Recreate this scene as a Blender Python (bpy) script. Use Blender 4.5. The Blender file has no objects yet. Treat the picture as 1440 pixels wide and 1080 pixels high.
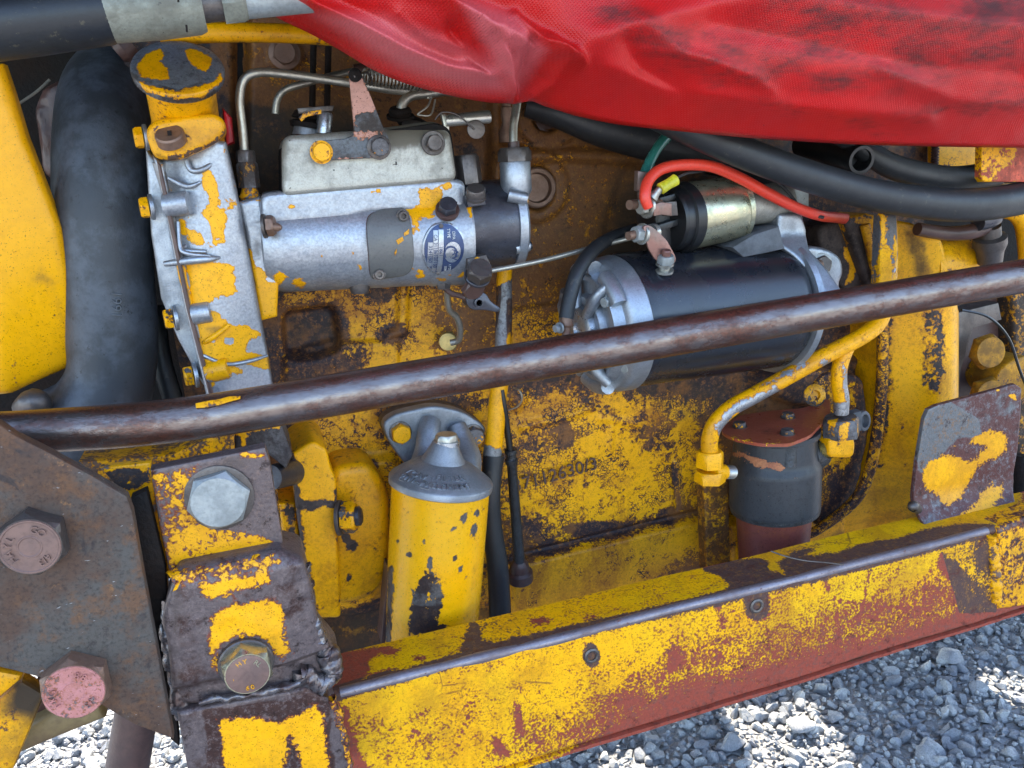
import bpy, bmesh, math, random
import numpy as np
from mathutils import Vector, Matrix, noise as mnoise
R = math.radians
rnd = random.Random(7)
scene = bpy.context.scene

# ------------------------------------------------------------------ camera
W, H, FPX = 1440.0, 1080.0, 1200.0
CAM = Vector((-0.30, -1.0, 1.16))
YAW, PITCH, ROLL = R(16), R(15), R(4.5)
fwd = Vector((math.sin(YAW)*math.cos(PITCH), math.cos(YAW)*math.cos(PITCH), -math.sin(PITCH)))
r0 = Vector((math.cos(YAW), -math.sin(YAW), 0))
u0 = r0.cross(fwd)
rgt = r0*math.cos(ROLL) - u0*math.sin(ROLL)
upv = r0*math.sin(ROLL) + u0*math.cos(ROLL)
camd = bpy.data.cameras.new('camera'); cam = bpy.data.objects.new('camera', camd)
scene.collection.objects.link(cam)
camd.sensor_width = 36; camd.lens = 36*FPX/W; camd.clip_start = 0.01; camd.clip_end = 500
cam.matrix_world = Matrix(((rgt.x, upv.x, -fwd.x, CAM.x), (rgt.y, upv.y, -fwd.y, CAM.y), (rgt.z, upv.z, -fwd.z, CAM.z), (0, 0, 0, 1)))
scene.camera = cam
camd.dof.use_dof = False

# ------------------------------------------------------------------ light
SUN_EL, SUN_AZ = R(53), R(18)          # sun stands behind the machine (+y), a little to the right
wd = bpy.data.worlds.new("World"); scene.world = wd; wd.use_nodes = True
nt = wd.node_tree; bg = nt.nodes['Background']
sky = nt.nodes.new('ShaderNodeTexSky'); sky.sky_type = 'NISHITA'; sky.sun_disc = False
sky.sun_elevation = SUN_EL; sky.sun_rotation = SUN_AZ
sky.air_density = 1.0; sky.dust_density = 1.5; sky.ozone_density = 1.0
nt.links.new(sky.outputs[0], bg.inputs[0]); bg.inputs[1].default_value = 0.15
sl = bpy.data.lights.new('sun', 'SUN'); sl.energy = 2.8; sl.angle = R(0.5); sl.color = (1, .91, .76)
so = bpy.data.objects.new('sun', sl); scene.collection.objects.link(so)
sdir = Vector((math.sin(SUN_AZ)*math.cos(SUN_EL), math.cos(SUN_AZ)*math.cos(SUN_EL), math.sin(SUN_EL)))
so.rotation_euler = sdir.to_track_quat('Z', 'Y').to_euler(); so.location = (0, 0, 5)
vs = scene.view_settings; vs.view_transform = 'Standard'; vs.look = 'None'; vs.gamma = 1; vs.exposure = 2.7
try:
    scene.cycles.use_denoising = True
    scene.cycles.max_bounces = 6; scene.cycles.diffuse_bounces = 3
except Exception: pass

# ------------------------------------------------------------------ projection helpers
def ray(px, py):
    return fwd*FPX + rgt*(px-W/2) + upv*(H/2-py)
def P(px, py, Y):
    d = ray(px, py); return CAM + d*((Y-CAM.y)/d.y)
def PZ(px, py, Z):
    d = ray(px, py); return CAM + d*((Z-CAM.z)/d.z)
def S(px, py, Y):
    return ((P(px, py, Y)-CAM).dot(fwd))/FPX
def proj(co):
    d = co - np.array(CAM); f = d@np.array(fwd); f = np.where(np.abs(f) < 1e-6, 1e-6, f)
    return W/2 + FPX*(d@np.array(rgt))/f, H/2 - FPX*(d@np.array(upv))/f

# ------------------------------------------------------------------ object framework
def ROOT(o):
    while o.parent: o = o.parent
    return o
def thing(name, label, cat, at, group=None):
    o = bpy.data.objects.new(name, None); scene.collection.objects.link(o)
    o.location = Vector(at); o.empty_display_size = .05
    o['label'] = label; o['category'] = cat
    if group: o['group'] = group
    return o
def tag(o, label, cat, group=None):
    o['label'] = label; o['category'] = cat
    if group: o['group'] = group
    return o
def finish(me, name, mat, parent, ang):
    o = bpy.data.objects.new(name, me); scene.collection.objects.link(o)
    if mat: me.materials.append(mat)
    if parent is not None:
        L = ROOT(parent).location
        me.transform(Matrix.Translation(-L)); o.parent = parent; o['_o'] = list(L)
    else: o['_o'] = [0, 0, 0]
    return o
def obj(name, bm, mat, parent=None, ang=38, normals=True):
    if normals: bmesh.ops.recalc_face_normals(bm, faces=bm.faces)
    bm.normal_update(); a = R(ang)
    for e in bm.edges:
        e.smooth = not (len(e.link_faces) == 2 and e.calc_face_angle(0) > a)
    for f in bm.faces: f.smooth = True
    me = bpy.data.meshes.new(name); bm.to_mesh(me); bm.free()
    return finish(me, name, mat, parent, ang)

# ------------------------------------------------------------------ painted fields (where paint is worn, stained, rusty; also painted reflections and highlights)
def seg_d(px, py, a, b):
    ax, ay = a; bx, by = b; dx, dy = bx-ax, by-ay
    t = np.clip(((px-ax)*dx+(py-ay)*dy)/(dx*dx+dy*dy+1e-9), 0, 1)
    return np.hypot(px-ax-t*dx, py-ay-t*dy)
def sd_poly(px, py, pts):
    d = np.full(px.shape, 1e9); ins = np.zeros(px.shape, bool); n = len(pts)
    for i in range(n):
        a, b = pts[i], pts[(i+1) % n]
        d = np.minimum(d, seg_d(px, py, a, b))
        c = ((a[1] > py) != (b[1] > py)) & (px < (b[0]-a[0])*(py-a[1])/((b[1]-a[1]) or 1e-9)+a[0])
        ins ^= c
    return np.where(ins, -d, d)
def region_w(px, py, soft, shp):
    if isinstance(shp, tuple) and len(shp) == 4 and not isinstance(shp[0], tuple):
        cx, cy, rx, ry = shp
        sd = (np.hypot((px-cx)/rx, (py-cy)/ry)-1)*min(rx, ry)
    elif shp[0] == 'L':
        d = np.full(px.shape, 1e9)
        for a, b in zip(shp[2][:-1], shp[2][1:]): d = np.minimum(d, seg_d(px, py, a, b))
        sd = d-shp[1]
    else: sd = sd_poly(px, py, shp)
    return np.clip(.5-sd/max(soft, .1), 0, 1)
def paint(o, regs, w=0., g=0., u=0.):
    me = o.data; n = len(me.vertices); co = np.empty(n*3, np.float32); me.vertices.foreach_get('co', co)
    co = co.reshape(-1, 3).astype(float)+np.array(o['_o'][:]); px, py = proj(co)
    F = {'w': np.full(n, float(w)), 'g': np.full(n, float(g)), 'u': np.full(n, float(u))}
    for (k, val, soft, shp) in regs:
        q = region_w(px, py, soft*(1.7 if k == 'w' and soft > 3 else 1), shp); F[k] = F[k]*(1-q)+val*q
    for k, v in F.items():
        at = me.attributes.new(k, 'FLOAT', 'POINT'); at.data.foreach_set('value', v.astype(np.float32))
    return o

# ------------------------------------------------------------------ shape helpers
def frame(ax):
    ax = Vector(ax).normalized()
    t = Vector((0, 0, 1)) if abs(ax.z) < .9 else Vector((1, 0, 0))
    a = t.cross(ax).normalized(); return a, ax.cross(a).normalized(), ax
def add_lathe(bm, p0, axis, prof, n=32, cap=True, step=None, sq=1.0, rot=0):
    """prof: (t, r) metres along the axis"""
    a, b, c = frame(axis)
    if step:
        q = [prof[0]]
        for (t0, ra), (t1, rb) in zip(prof[:-1], prof[1:]):
            L = math.hypot(t1-t0, rb-ra); k = max(1, int(L/step))
            for i in range(1, k+1): q.append((t0+(t1-t0)*i/k, ra+(rb-ra)*i/k))
        prof = q
    rings = []
    for t, r in prof:
        rings.append([bm.verts.new(p0+c*t+(a*math.cos(2*math.pi*i/n+rot)+b*math.sin(2*math.pi*i/n+rot)*sq)*max(r, 1e-5)) for i in range(n)])
    for A, B in zip(rings[:-1], rings[1:]):
        for i in range(n):
            bm.faces.new((A[i], A[(i+1) % n], B[(i+1) % n], B[i]))
    if cap:
        for Rg, t in ((rings[0], prof[0][0]), (rings[-1], prof[-1][0])):
            v = bm.verts.new(p0+c*t)
            for i in range(n): bm.faces.new((Rg[i], Rg[(i+1) % n], v))
    return bm
def lathe(p0, axis, prof, **k): return add_lathe(bmesh.new(), p0, axis, prof, **k)
def plathe(A, B, prof, n=32, bm=None, **k):
    """A, B: (px, py, Y); prof: (fraction, radius in px)"""
    a, b = P(*A), P(*B); L = (b-a).length; sa, sb = S(*A), S(*B)
    return add_lathe(bm or bmesh.new(), a, b-a, [(f*L, r*(sa+(sb-sa)*f)) for f, r in prof], n=n, **k)
def add_hex(bm, p, axis, r, h, rot=0.3, ch=.12, n=24, top=.82):
    a, b, c = frame(axis); rings = []
    def rh(th):
        m = (th % (math.pi/3))-math.pi/6; return r*math.cos(math.pi/6)/math.cos(m)
    lo, hi, tp = [], [], []
    for i in range(n):
        th = 2*math.pi*i/n; q = rh(th); d = a*math.cos(th+rot)+b*math.sin(th+rot)
        lo.append(bm.verts.new(p+d*q))
        hi.append(bm.verts.new(p+d*q+c*(h-r*ch-r*.9*(q/r-.866))))
        tp.append(bm.verts.new(p+d*r*top+c*h))
    for A, B in ((lo, hi), (hi, tp)):
        for i in range(n): bm.faces.new((A[i], A[(i+1) % n], B[(i+1) % n], B[i]))
    for Rg, t in ((lo, 0), (tp, h)):
        v = bm.verts.new(p+c*t)
        for i in range(n): bm.faces.new((Rg[i], Rg[(i+1) % n], v))
    return bm
def densify(bm, step):
    for ax in range(3):
        lo = min(v.co[ax] for v in bm.verts); hi = max(v.co[ax] for v in bm.verts)
        k = int((hi-lo)/step)
        if ax == 1: k = min(k, 4)
        no = [0, 0, 0]; no[ax] = 1
        for i in range(1, k+1):
            q = [0, 0, 0]; q[ax] = lo+(hi-lo)*i/(k+1)
            bmesh.ops.bisect_plane(bm, geom=bm.verts[:]+bm.edges[:]+bm.faces[:], plane_co=q, plane_no=no, dist=1e-6)
def prism(pts, Y, th, bev=.002, seg=2, step=None, fn=None, rough=0, back=None):
    """outline traced at depth Y, given real thickness th away from the viewer"""
    bm = bmesh.new(); cs = [P(x, y, Y) for x, y in pts]
    f = [bm.verts.new(c) for c in cs]; b = [bm.verts.new(c+Vector((0, th, 0))) for c in cs]
    n = len(f); bm.faces.new(f); bm.faces.new(b[::-1])
    for i in range(n): bm.faces.new((f[i], b[i], b[(i+1) % n], f[(i+1) % n]))
    bmesh.ops.recalc_face_normals(bm, faces=bm.faces)
    if bev > 0:
        fs = set(f); E = [e for e in bm.edges if e.verts[0] in fs and e.verts[1] in fs]
        bmesh.ops.bevel(bm, geom=E, offset=bev, segments=seg, profile=.5, affect='EDGES', clamp_overlap=True)
    if step: densify(bm, step)
    elif fn: densify(bm, .006)
    if fn:
        for v in bm.verts: v.co = fn(v.co)
    if rough:
        for v in bm.verts:
            v.co.y += rough*mnoise.noise(v.co*60)+rough*.6*mnoise.noise(v.co*190)
    return bm
def rpoly(pts, r, k=4):
    """round the corners of a pixel outline"""
    out = []; n = len(pts)
    for i in range(n):
        p, a, b = Vector(pts[i]), Vector(pts[i-1]), Vector(pts[(i+1) % n])
        ra = min(r, (a-p).length*.45); rb = min(r, (b-p).length*.45)
        A = p+(a-p).normalized()*ra; B = p+(b-p).normalized()*rb
        for j in range(k+1):
            t = j/k; out.append(tuple(A*(1-t)**2+p*2*t*(1-t)+B*t*t))
    return out
def ell(cx, cy, rx, ry, n=28, rot=0):
    c, s = math.cos(rot), math.sin(rot); o = []
    for i in range(n):
        a = 2*math.pi*i/n; x, y = rx*math.cos(a), ry*math.sin(a); o.append((cx+x*c-y*s, cy+x*s+y*c))
    return o
def box(bm, c, s, rotm=None):
    m = Matrix.Translation(c) @ (rotm or Matrix()) @ Matrix.Diagonal((s[0], s[1], s[2], 1))
    bmesh.ops.create_cube(bm, size=1, matrix=m); return bm
def catmull(C, k):
    out = []; n = len(C)
    for i in range(n-1):
        p0, p1, p2, p3 = C[max(i-1, 0)], C[i], C[i+1], C[min(i+2, n-1)]
        for j in range(k):
            t = j/k; out.append(.5*((2*p1)+(-p0+p2)*t+(2*p0-5*p1+4*p2-p3)*t*t+(-p0+3*p1-3*p2+p3)*t**3))
    out.append(C[-1]); return out
def tube(pts, r=None, n=16, k=6, bm=None, cap=True, world=False, rfn=None):
    """pts: (px, py, Y[, radius px])"""
    bm = bm or bmesh.new()
    if world: C = [np.array([*p[:3], p[3] if len(p) > 3 else r]) for p in pts]
    else: C = [np.array([*P(*p[:3]), (p[3] if len(p) > 3 else r)*S(*p[:3])]) for p in pts]
    Q = catmull(C, k); pos = [Vector(q[:3]) for q in Q]; rad = [q[3] for q in Q]
    T = [(pos[min(i+1, len(pos)-1)]-pos[max(i-1, 0)]).normalized() for i in range(len(pos))]
    a = frame(T[0])[0]; rings = []
    for i, p in enumerate(pos):
        a = (a-T[i]*a.dot(T[i])).normalized(); b = T[i].cross(a)
        rr = rad[i]*(rfn(i/(len(pos)-1)) if rfn else 1)
        rings.append([bm.verts.new(p+(a*math.cos(2*math.pi*j/n)+b*math.sin(2*math.pi*j/n))*rr) for j in range(n)])
    for A, B in zip(rings[:-1], rings[1:]):
        for j in range(n): bm.faces.new((A[j], A[(j+1) % n], B[(j+1) % n], B[j]))
    if cap: bm.faces.new(rings[0][::-1]); bm.faces.new(rings[-1])
    return bm
FRONT = Vector((0, -1, 0))
def bolt(parent, at, r, mat, h=.55, axis=FRONT, washer=None, wmat=None, rot=.3, name='bolt', wname='washer', sub=True, ch=.12):
    s = S(*at); p = P(*at); ax = Vector(axis).normalized(); wh = 0
    if washer: wh = s*washer[1]
    bm = add_hex(bmesh.new(), p+ax*wh, ax, r*s, r*s*h, rot=rot, ch=ch)
    o = obj(name, bm, mat, parent, ang=20)
    if washer:
        wr = s*washer[0]
        obj(wname, lathe(p-ax*.001, ax, [(0, wr), (wh*.8, wr), (wh, wr*.95), (wh, wr*.3)], n=28), wmat or mat, o if sub else parent)
    return o
def stud(parent, A, B, r, mat, name='stud', n=20, prof=None):
    return obj(name, plathe(A, B, prof or [(0, r), (.92, r), (1, r*.85)], n=n), mat, parent)
def text(body, c, size, xdir, nrm, mat, parent, ext=.0004, name='lettering', bend=None, sx=1.0):
    cu = bpy.data.curves.new(name, 'FONT'); cu.body = body; cu.size = size; cu.extrude = ext
    cu.align_x = 'CENTER'; cu.align_y = 'CENTER'; cu.resolution_u = 3
    t = bpy.data.objects.new('tmp', cu); scene.collection.objects.link(t)
    bpy.context.view_layer.update()
    me = bpy.data.meshes.new_from_object(t.evaluated_get(bpy.context.evaluated_depsgraph_get()))
    bpy.data.objects.remove(t); bpy.data.curves.remove(cu)
    x = Vector(xdir).normalized(); z = Vector(nrm).normalized(); y = z.cross(x).normalized(); x = y.cross(z)
    me.transform(Matrix(((x.x*sx, y.x, z.x, c.x), (x.y*sx, y.y, z.y, c.y), (x.z*sx, y.z, z.z, c.z), (0, 0, 0, 1))))
    if bend:
        for v in me.vertices: v.co = bend(v.co)
    me.name = name
    return finish(me, name, mat, parent, 0)

# ------------------------------------------------------------------ materials
class NB:
    def __init__(s, name):
        s.m = bpy.data.materials.new(name); s.m.use_nodes = True; s.t = s.m.node_tree; s.n = s.t.nodes; s.l = s.t.links
        s.b = s.n['Principled BSDF']; s.co = s.n.new('ShaderNodeTexCoord').outputs['Object']
    def L(s, a, b):
        if isinstance(a, (int, float)): b.default_value = a
        elif isinstance(a, tuple): b.default_value = (*a, 1) if len(a) == 3 else a
        else: s.l.new(a, b)
    def noise(s, sc, det=4, rough=.6, vec=None, dist=0, stretch=None):
        q = s.n.new('ShaderNodeTexNoise'); q.inputs['Scale'].default_value = sc; q.inputs['Detail'].default_value = det
        q.inputs['Roughness'].default_value = rough; q.inputs['Distortion'].default_value = dist
        v = vec or s.co
        if stretch:
            mp = s.n.new('ShaderNodeMapping'); mp.inputs['Scale'].default_value = stretch
            if len(stretch) == 3: s.l.new(v, mp.inputs[0])
            v = mp.outputs[0]
        s.l.new(v, q.inputs['Vector']); return q.outputs['Fac']
    def voro(s, sc, feat='F1', vec=None):
        q = s.n.new('ShaderNodeTexVoronoi'); q.feature = feat; q.inputs['Scale'].default_value = sc
        s.l.new(vec or s.co, q.inputs['Vector']); return q.outputs['Distance']
    def math(s, op, a, b=0, c=None, clamp=False):
        q = s.n.new('ShaderNodeMath'); q.operation = op; q.use_clamp = clamp
        s.L(a, q.inputs[0]); s.L(b, q.inputs[1])
        if c is not None: s.L(c, q.inputs[2])
        return q.outputs[0]
    def ramp(s, x, lo, hi, a=0, b=1, sm=True):
        q = s.n.new('ShaderNodeMapRange'); q.interpolation_type = 'SMOOTHSTEP' if sm else 'LINEAR'
        s.L(x, q.inputs[0]); q.inputs[1].default_value = lo; q.inputs[2].default_value = hi
        s.L(a, q.inputs[3]); s.L(b, q.inputs[4]); return q.outputs[0]
    def mix(s, f, a, b):
        q = s.n.new('ShaderNodeMix'); q.data_type = 'RGBA'; q.clamp_factor = True
        s.L(f, q.inputs[0]); s.L(a, q.inputs[6]); s.L(b, q.inputs[7]); return q.outputs[2]
    def mixf(s, f, a, b):
        q = s.n.new('ShaderNodeMix'); q.data_type = 'FLOAT'; q.clamp_factor = True
        s.L(f, q.inputs[0]); s.L(a, q.inputs[2]); s.L(b, q.inputs[3]); return q.outputs[0]
    def attr(s, nm):
        q = s.n.new('ShaderNodeAttribute'); q.attribute_name = nm; return q.outputs['Fac']
    def bump(s, h, dist=.0006, st=1.0, nrm=None):
        q = s.n.new('ShaderNodeBump'); q.inputs['Distance'].default_value = dist; q.inputs['Strength'].default_value = st
        s.L(h, q.inputs['Height'])
        if nrm is not None: s.l.new(nrm, q.inputs['Normal'])
        return q.outputs[0]
    def out(s, col, rough, metal=0, nrm=None, spec=None):
        s.L(col, s.b.inputs['Base Color']); s.L(rough, s.b.inputs['Roughness']); s.L(metal, s.b.inputs['Metallic'])
        if nrm is not None: s.l.new(nrm, s.b.inputs['Normal'])
        if spec is not None: s.b.inputs['Specular IOR Level'].default_value = spec
        return s.m
def sc(c, k): return tuple(min(1, x*k) for x in c)
YEL = (.86, .385, .001); YEL2 = (.66, .44, .004); PRIM = (.30, .055, .03); DARK = (.026, .016, .016); RUST = (.16, .055, .018)
BROWN = (.075, .04, .03); ALU = (.52, .54, .56); STEEL = (.30, .29, .28)
def worn(name, top=YEL, under=DARK, under2=None, bias=0, amp=(1.1, .8, .5), scl=(16, 75, 300), rt=.36, ru=.6, mu=0., mu2=None,
         dirt=.35, bump=.8, ucut=.5, dirtc=(.045, .028, .015), stretch=None, top2=None, grit=.38, halo=(.26, .075, .010), hk=.75, rim=(.20, .045, .022), rk=.0, film=.4, scratch=0, crack=0, csc=230, utex=.6):
    """paint worn through to what lies under it; fields w, g, u on the mesh steer wear, grime and which under-layer shows"""
    s = NB(name); under2 = under2 or sc(under, 1.8); v = s.co
    if stretch:
        mp = s.n.new('ShaderNodeMapping'); mp.inputs['Scale'].default_value = stretch; s.l.new(v, mp.inputs[0]); v = mp.outputs[0]
    n1, n2, n3 = s.noise(scl[0], 5, .62, v), s.noise(scl[1], 4, .6, v), s.noise(scl[2], 3, .6, v)
    acc = s.math('ADD', s.attr('w'), bias)
    for q, a in zip((n1, n2, n3), amp): acc = s.math('ADD', acc, s.math('MULTIPLY', s.math('SUBTRACT', q, .5), a*3.0))
    if crack:
        wv = s.n.new('ShaderNodeMixRGB'); wv.blend_type = 'LINEAR_LIGHT'; wv.inputs[0].default_value = .006
        nz_ = s.n.new('ShaderNodeTexNoise'); nz_.inputs['Scale'].default_value = 90; s.l.new(v, nz_.inputs['Vector'])
        s.l.new(v, wv.inputs[1]); s.l.new(nz_.outputs['Color'], wv.inputs[2])
        ve_ = s.voro(csc, 'DISTANCE_TO_EDGE', wv.outputs[0])
        cell = s.n.new('ShaderNodeTexVoronoi'); cell.inputs['Scale'].default_value = csc*.8; s.l.new(wv.outputs[0], cell.inputs['Vector'])
        cc = s.n.new('ShaderNodeSeparateColor'); s.l.new(cell.outputs['Color'], cc.inputs[0])
        acc = s.math('ADD', acc, s.math('MULTIPLY', s.math('SUBTRACT', cc.outputs[0], .5), crack*1.1))
        acc = s.math('SUBTRACT', acc, s.math('MULTIPLY', s.ramp(ve_, .02, .16, 1, 0), s.math('MULTIPLY', s.ramp(s.noise(26, 3, .6), .38, .62), crack*1.2)))
    mask = s.ramp(acc, -.02, .05)
    uf = s.ramp(s.math('ADD', s.math('ADD', s.attr('u'), s.noise(28, 6, .65)), -ucut), -.08, .08)
    ucol = s.mix(uf, under, under2)
    ucol = s.mix(s.math('MULTIPLY', s.ramp(acc, -.34, -.04), rk), ucol, rim)
    fine = s.noise(420, 3, .7)
    ucol = s.mix(s.ramp(s.noise(150, 7, .82), .50, .62, 0, utex), ucol, s.mix(s.ramp(s.attr('u'), .2, .7), sc(under2, 1.5), (.30, .13, .025)))
    ucol = s.mix(s.ramp(s.noise(70, 7, .8), .54, .64, 0, min(.8, utex*1.3)), ucol, sc(under, .3))
    ucol = s.mix(s.ramp(fine, .3, .7, 0, .55), ucol, s.mix(.5, ucol, (.01, .008, .008)))
    tcol = s.mix(s.ramp(s.noise(7, 4), .35, .68), top, top2 or sc(top, .86))
    tcol = s.mix(s.ramp(s.noise(190, 5, .8), .50, .66, 0, grit), tcol, sc(top, .35))
    tcol = s.mix(s.ramp(s.noise(620, 2, .6), .62, .70, 0, .8), tcol, sc(top, .12))
    tcol = s.mix(s.math('MULTIPLY', s.ramp(acc, .03, .30, 1, 0), hk), tcol, halo)
    fl = s.ramp(s.math('MULTIPLY_ADD', s.noise(260, 3, .7), .35, s.noise(11, 6, .7, dist=.8)), .60, .86, 0, film)
    tcol = s.mix(fl, tcol, halo)
    if scratch:
        for k_, sc_k, st in ((0, 9, (1, 1, .35)), (1, 14, (.5, 1, 1.2)), (2, 30, (1, 1, 1))):
            mp = s.n.new('ShaderNodeMapping'); mp.inputs['Scale'].default_value = st; mp.inputs['Rotation'].default_value = (0, .5+k_, 0); s.l.new(s.co, mp.inputs[0])
            ve = s.voro(sc_k, 'DISTANCE_TO_EDGE', mp.outputs[0]); ln = s.math('MULTIPLY', s.ramp(ve, .004*(1+k_*.6), .010*(1+k_*.6), 1, 0), s.ramp(s.noise(13+k_*5, 4, .6), .57, .63))
            tcol = s.mix(s.math('MULTIPLY', ln, scratch), tcol, (.11, .03, .015))
    gm = s.math('ADD', s.attr('g'), s.math('MULTIPLY', s.math('SUBTRACT', s.noise(38, 7, .72), .5), 1.3))
    gm = s.math('MULTIPLY', s.ramp(gm, .12, .62), 1.0)
    gm2 = s.math('MULTIPLY', gm, s.math('ADD', s.attr('g'), dirt, clamp=True), clamp=True)
    col = s.mix(mask, ucol, tcol); col = s.mix(gm2, col, dirtc)
    um = s.mixf(uf, mu, mu if mu2 is None else mu2)
    met = s.math('MULTIPLY', s.mixf(mask, um, 0.), s.math('SUBTRACT', 1, gm2))
    ro = s.mixf(mask, s.math('ADD', ru, s.math('MULTIPLY', s.math('SUBTRACT', n3, .5), .5)), s.math('ADD', rt, s.math('MULTIPLY', s.math('SUBTRACT', n2, .5), .35)))
    ro = s.mixf(gm2, ro, .62)
    h = s.math('ADD', s.math('MULTIPLY', mask, .55), s.math('MULTIPLY', s.noise(210, 5, .65), s.mixf(mask, .8, .22)))
    return s.out(col, ro, met, s.bump(h, .0012, bump), .27)
def metal(name, c=ALU, rough=.42, met=.85, stain=(.06, .045, .035), st=.45, bump=.35, bs=500, c2=None, stretch=None, spot=.0, spotc=(.02, .015, .015), ms=22):
    s = NB(name); v = s.co
    if stretch:
        mp = s.n.new('ShaderNodeMapping'); mp.inputs['Scale'].default_value = stretch; s.l.new(v, mp.inputs[0]); v = mp.outputs[0]
    a, b, f = s.noise(ms, 6, .68, v), s.noise(90, 5, .7, v), s.noise(bs, 3, .6)
    m = s.math('ADD', s.attr('g'), s.math('MULTIPLY', s.math('SUBTRACT', s.math('MULTIPLY_ADD', b, .5, a), .75), 1.8))
    m = s.math('MULTIPLY', s.ramp(m, -.12, .5), s.math('ADD', s.attr('g'), st, clamp=True))
    col = s.mix(s.ramp(a, .38, .64), c, c2 or sc(c, .72)); col = s.mix(s.ramp(f, .4, .75, 0, .35), col, sc(c, .4))
    col = s.mix(m, col, stain)
    if spot:
        sp = s.ramp(s.noise(120, 5, .7), .68-spot, .72-spot); col = s.mix(sp, col, spotc)
        m = s.math('MAXIMUM', m, sp)
    ro = s.mixf(m, s.math('ADD', rough, s.math('MULTIPLY', s.math('SUBTRACT', b, .5), .4)), .7)
    return s.out(col, ro, s.math('MULTIPLY', s.math('SUBTRACT', 1, m), met), s.bump(s.math('ADD', f, s.math('MULTIPLY', b, .7)), .0006, bump))
def matte(name, c, rough=.6, c2=None, sc1=30, sc2=300, bump=.4, dist=.0008, spot=None, met=0, spec=None, thr=(.4, .62)):
    s = NB(name); a, f = s.noise(sc1, 6, .66), s.noise(sc2, 4, .65)
    col = s.mix(s.ramp(a, *thr), c, c2 or sc(c, .6)); col = s.mix(s.ramp(f, .45, .75, 0, .4), col, sc(c, .4))
    if spot: col = s.mix(s.ramp(s.noise(95, 6, .75), .60, .66), col, spot)
    return s.out(col, s.math('ADD', rough, s.math('MULTIPLY', s.math('SUBTRACT', a, .5), .4)), met, s.bump(s.math('ADD', f, a), dist, bump), spec)
M = {}
M['block'] = worn('engine_paint', rk=.35, utex=.85, rim=(.16, .05, .012), film=.7, under=(.032, .02, .022), under2=(.19, .075, .022), crack=.42, amp=(.26, .42, .32), scl=(18, 70, 330), dirt=.35, rt=.42, ru=.5, ucut=.66, top2=(.74, .34, .004))
M['housing'] = worn('housing_paint', film=.6, under=(.04, .028, .024), amp=(.3, .5, .5), scl=(14, 60, 200), rt=.34, dirt=.35)
M['yelclean'] = worn('clean_yellow_paint', under=(.10, .055, .035), bias=.42, amp=(.5, .7, .5), rt=.33, dirt=.3, film=.12, grit=.2, hk=.4)
M['headalu'] = metal('dull_cast_alloy', (.30, .32, .35), .46, .65, (.10, .09, .08), .15, .7, 650)
M['yel'] = worn('yellow_paint', under=(.10, .055, .035), bias=.42, amp=(.6, .8, .5), rt=.33, dirt=.3)
M['yelgrey'] = worn('yellow_paint_over_steel', under=(.16, .15, .15), under2=(.06, .05, .05), amp=(.9, .8, .4), rt=.33, mu=.5, dirt=.25)
M['yelalu'] = worn('alloy_with_paint_patches', utex=.08, under=(.40, .41, .43), under2=(.35, .36, .385), bias=-.55, amp=(.6, .8, .3), scl=(20, 60, 200), rt=.35, ru=.40, mu=.66, hk=.45, dirt=.06, film=.2, bump=.45, dirtc=(.07, .05, .03))
M['rail'] = worn('rail_paint', film=.45, scratch=.6, under=PRIM, under2=(.09, .045, .035), amp=(.22, .32, .6), scl=(20, 90, 360), rt=.4, ru=.5, dirt=.25, top2=(.76, .41, .002), stretch=(1, 1, 1), ucut=.55)
M['bracket'] = worn('bracket_paint', rk=.85, film=.25, crack=.35, csc=160, under=(.062, .030, .024), under2=(.14, .105, .10), amp=(.25, .5, .6), scl=(16, 70, 260), rt=.36, ru=.36, mu=.4, dirt=.3, ucut=.55)
def rustplate():
    s = NB('rusty_plate'); a, b, c, f = s.noise(9, 6, .65), s.noise(30, 7, .72), s.noise(14, 5, .7, dist=1.5), s.noise(330, 5, .75)
    col = s.mix(s.ramp(a, .42, .58), (.085, .046, .030), (.085, .074, .064)); col = s.mix(s.ramp(b, .48, .64, 0, .8), col, (.15, .068, .030))
    col = s.mix(s.ramp(c, .56, .66, 0, .8), col, (.035, .028, .028)); col = s.mix(s.ramp(s.noise(55, 7, .8), .60, .68, 0, .9), col, (.24, .115, .045))
    col = s.mix(s.ramp(f, .45, .7, 0, .6), col, (.02, .014, .012)); col = s.mix(s.ramp(s.noise(100, 3, .8, stretch=(.6, 1, 2.2)), .69, .72, 0, .8), col, (.36, .35, .34))
    return s.out(col, s.math('ADD', .38, s.math('MULTIPLY', b, .35)), .25, s.bump(s.math('ADD', f, b), .0009, .7), .35)
M['rustplate'] = rustplate()
def rodmat():
    s = NB('browned_steel'); v = s.n.new('ShaderNodeMapping'); v.inputs['Scale'].default_value = (.45, 1, 1); s.l.new(s.co, v.inputs[0]); v = v.outputs[0]
    a, b, f = s.noise(16, 7, .7, v), s.noise(85, 6, .75, v), s.noise(420, 4, .7)
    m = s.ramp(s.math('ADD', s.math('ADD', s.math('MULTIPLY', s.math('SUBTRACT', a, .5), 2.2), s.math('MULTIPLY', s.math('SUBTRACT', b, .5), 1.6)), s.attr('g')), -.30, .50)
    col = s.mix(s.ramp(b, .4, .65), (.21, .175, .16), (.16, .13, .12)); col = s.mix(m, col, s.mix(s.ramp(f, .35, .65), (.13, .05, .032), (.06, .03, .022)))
    col = s.mix(s.ramp(s.noise(240, 4, .8), .68, .72), col, (.02, .012, .01))
    return s.out(col, s.mixf(m, s.math('ADD', .17, s.math('MULTIPLY', b, .10)), .27), s.mixf(m, .9, .55), s.bump(s.math('ADD', f, s.math('MULTIPLY', m, .8)), .0005, .5))
M['rod'] = rodmat()
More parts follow.
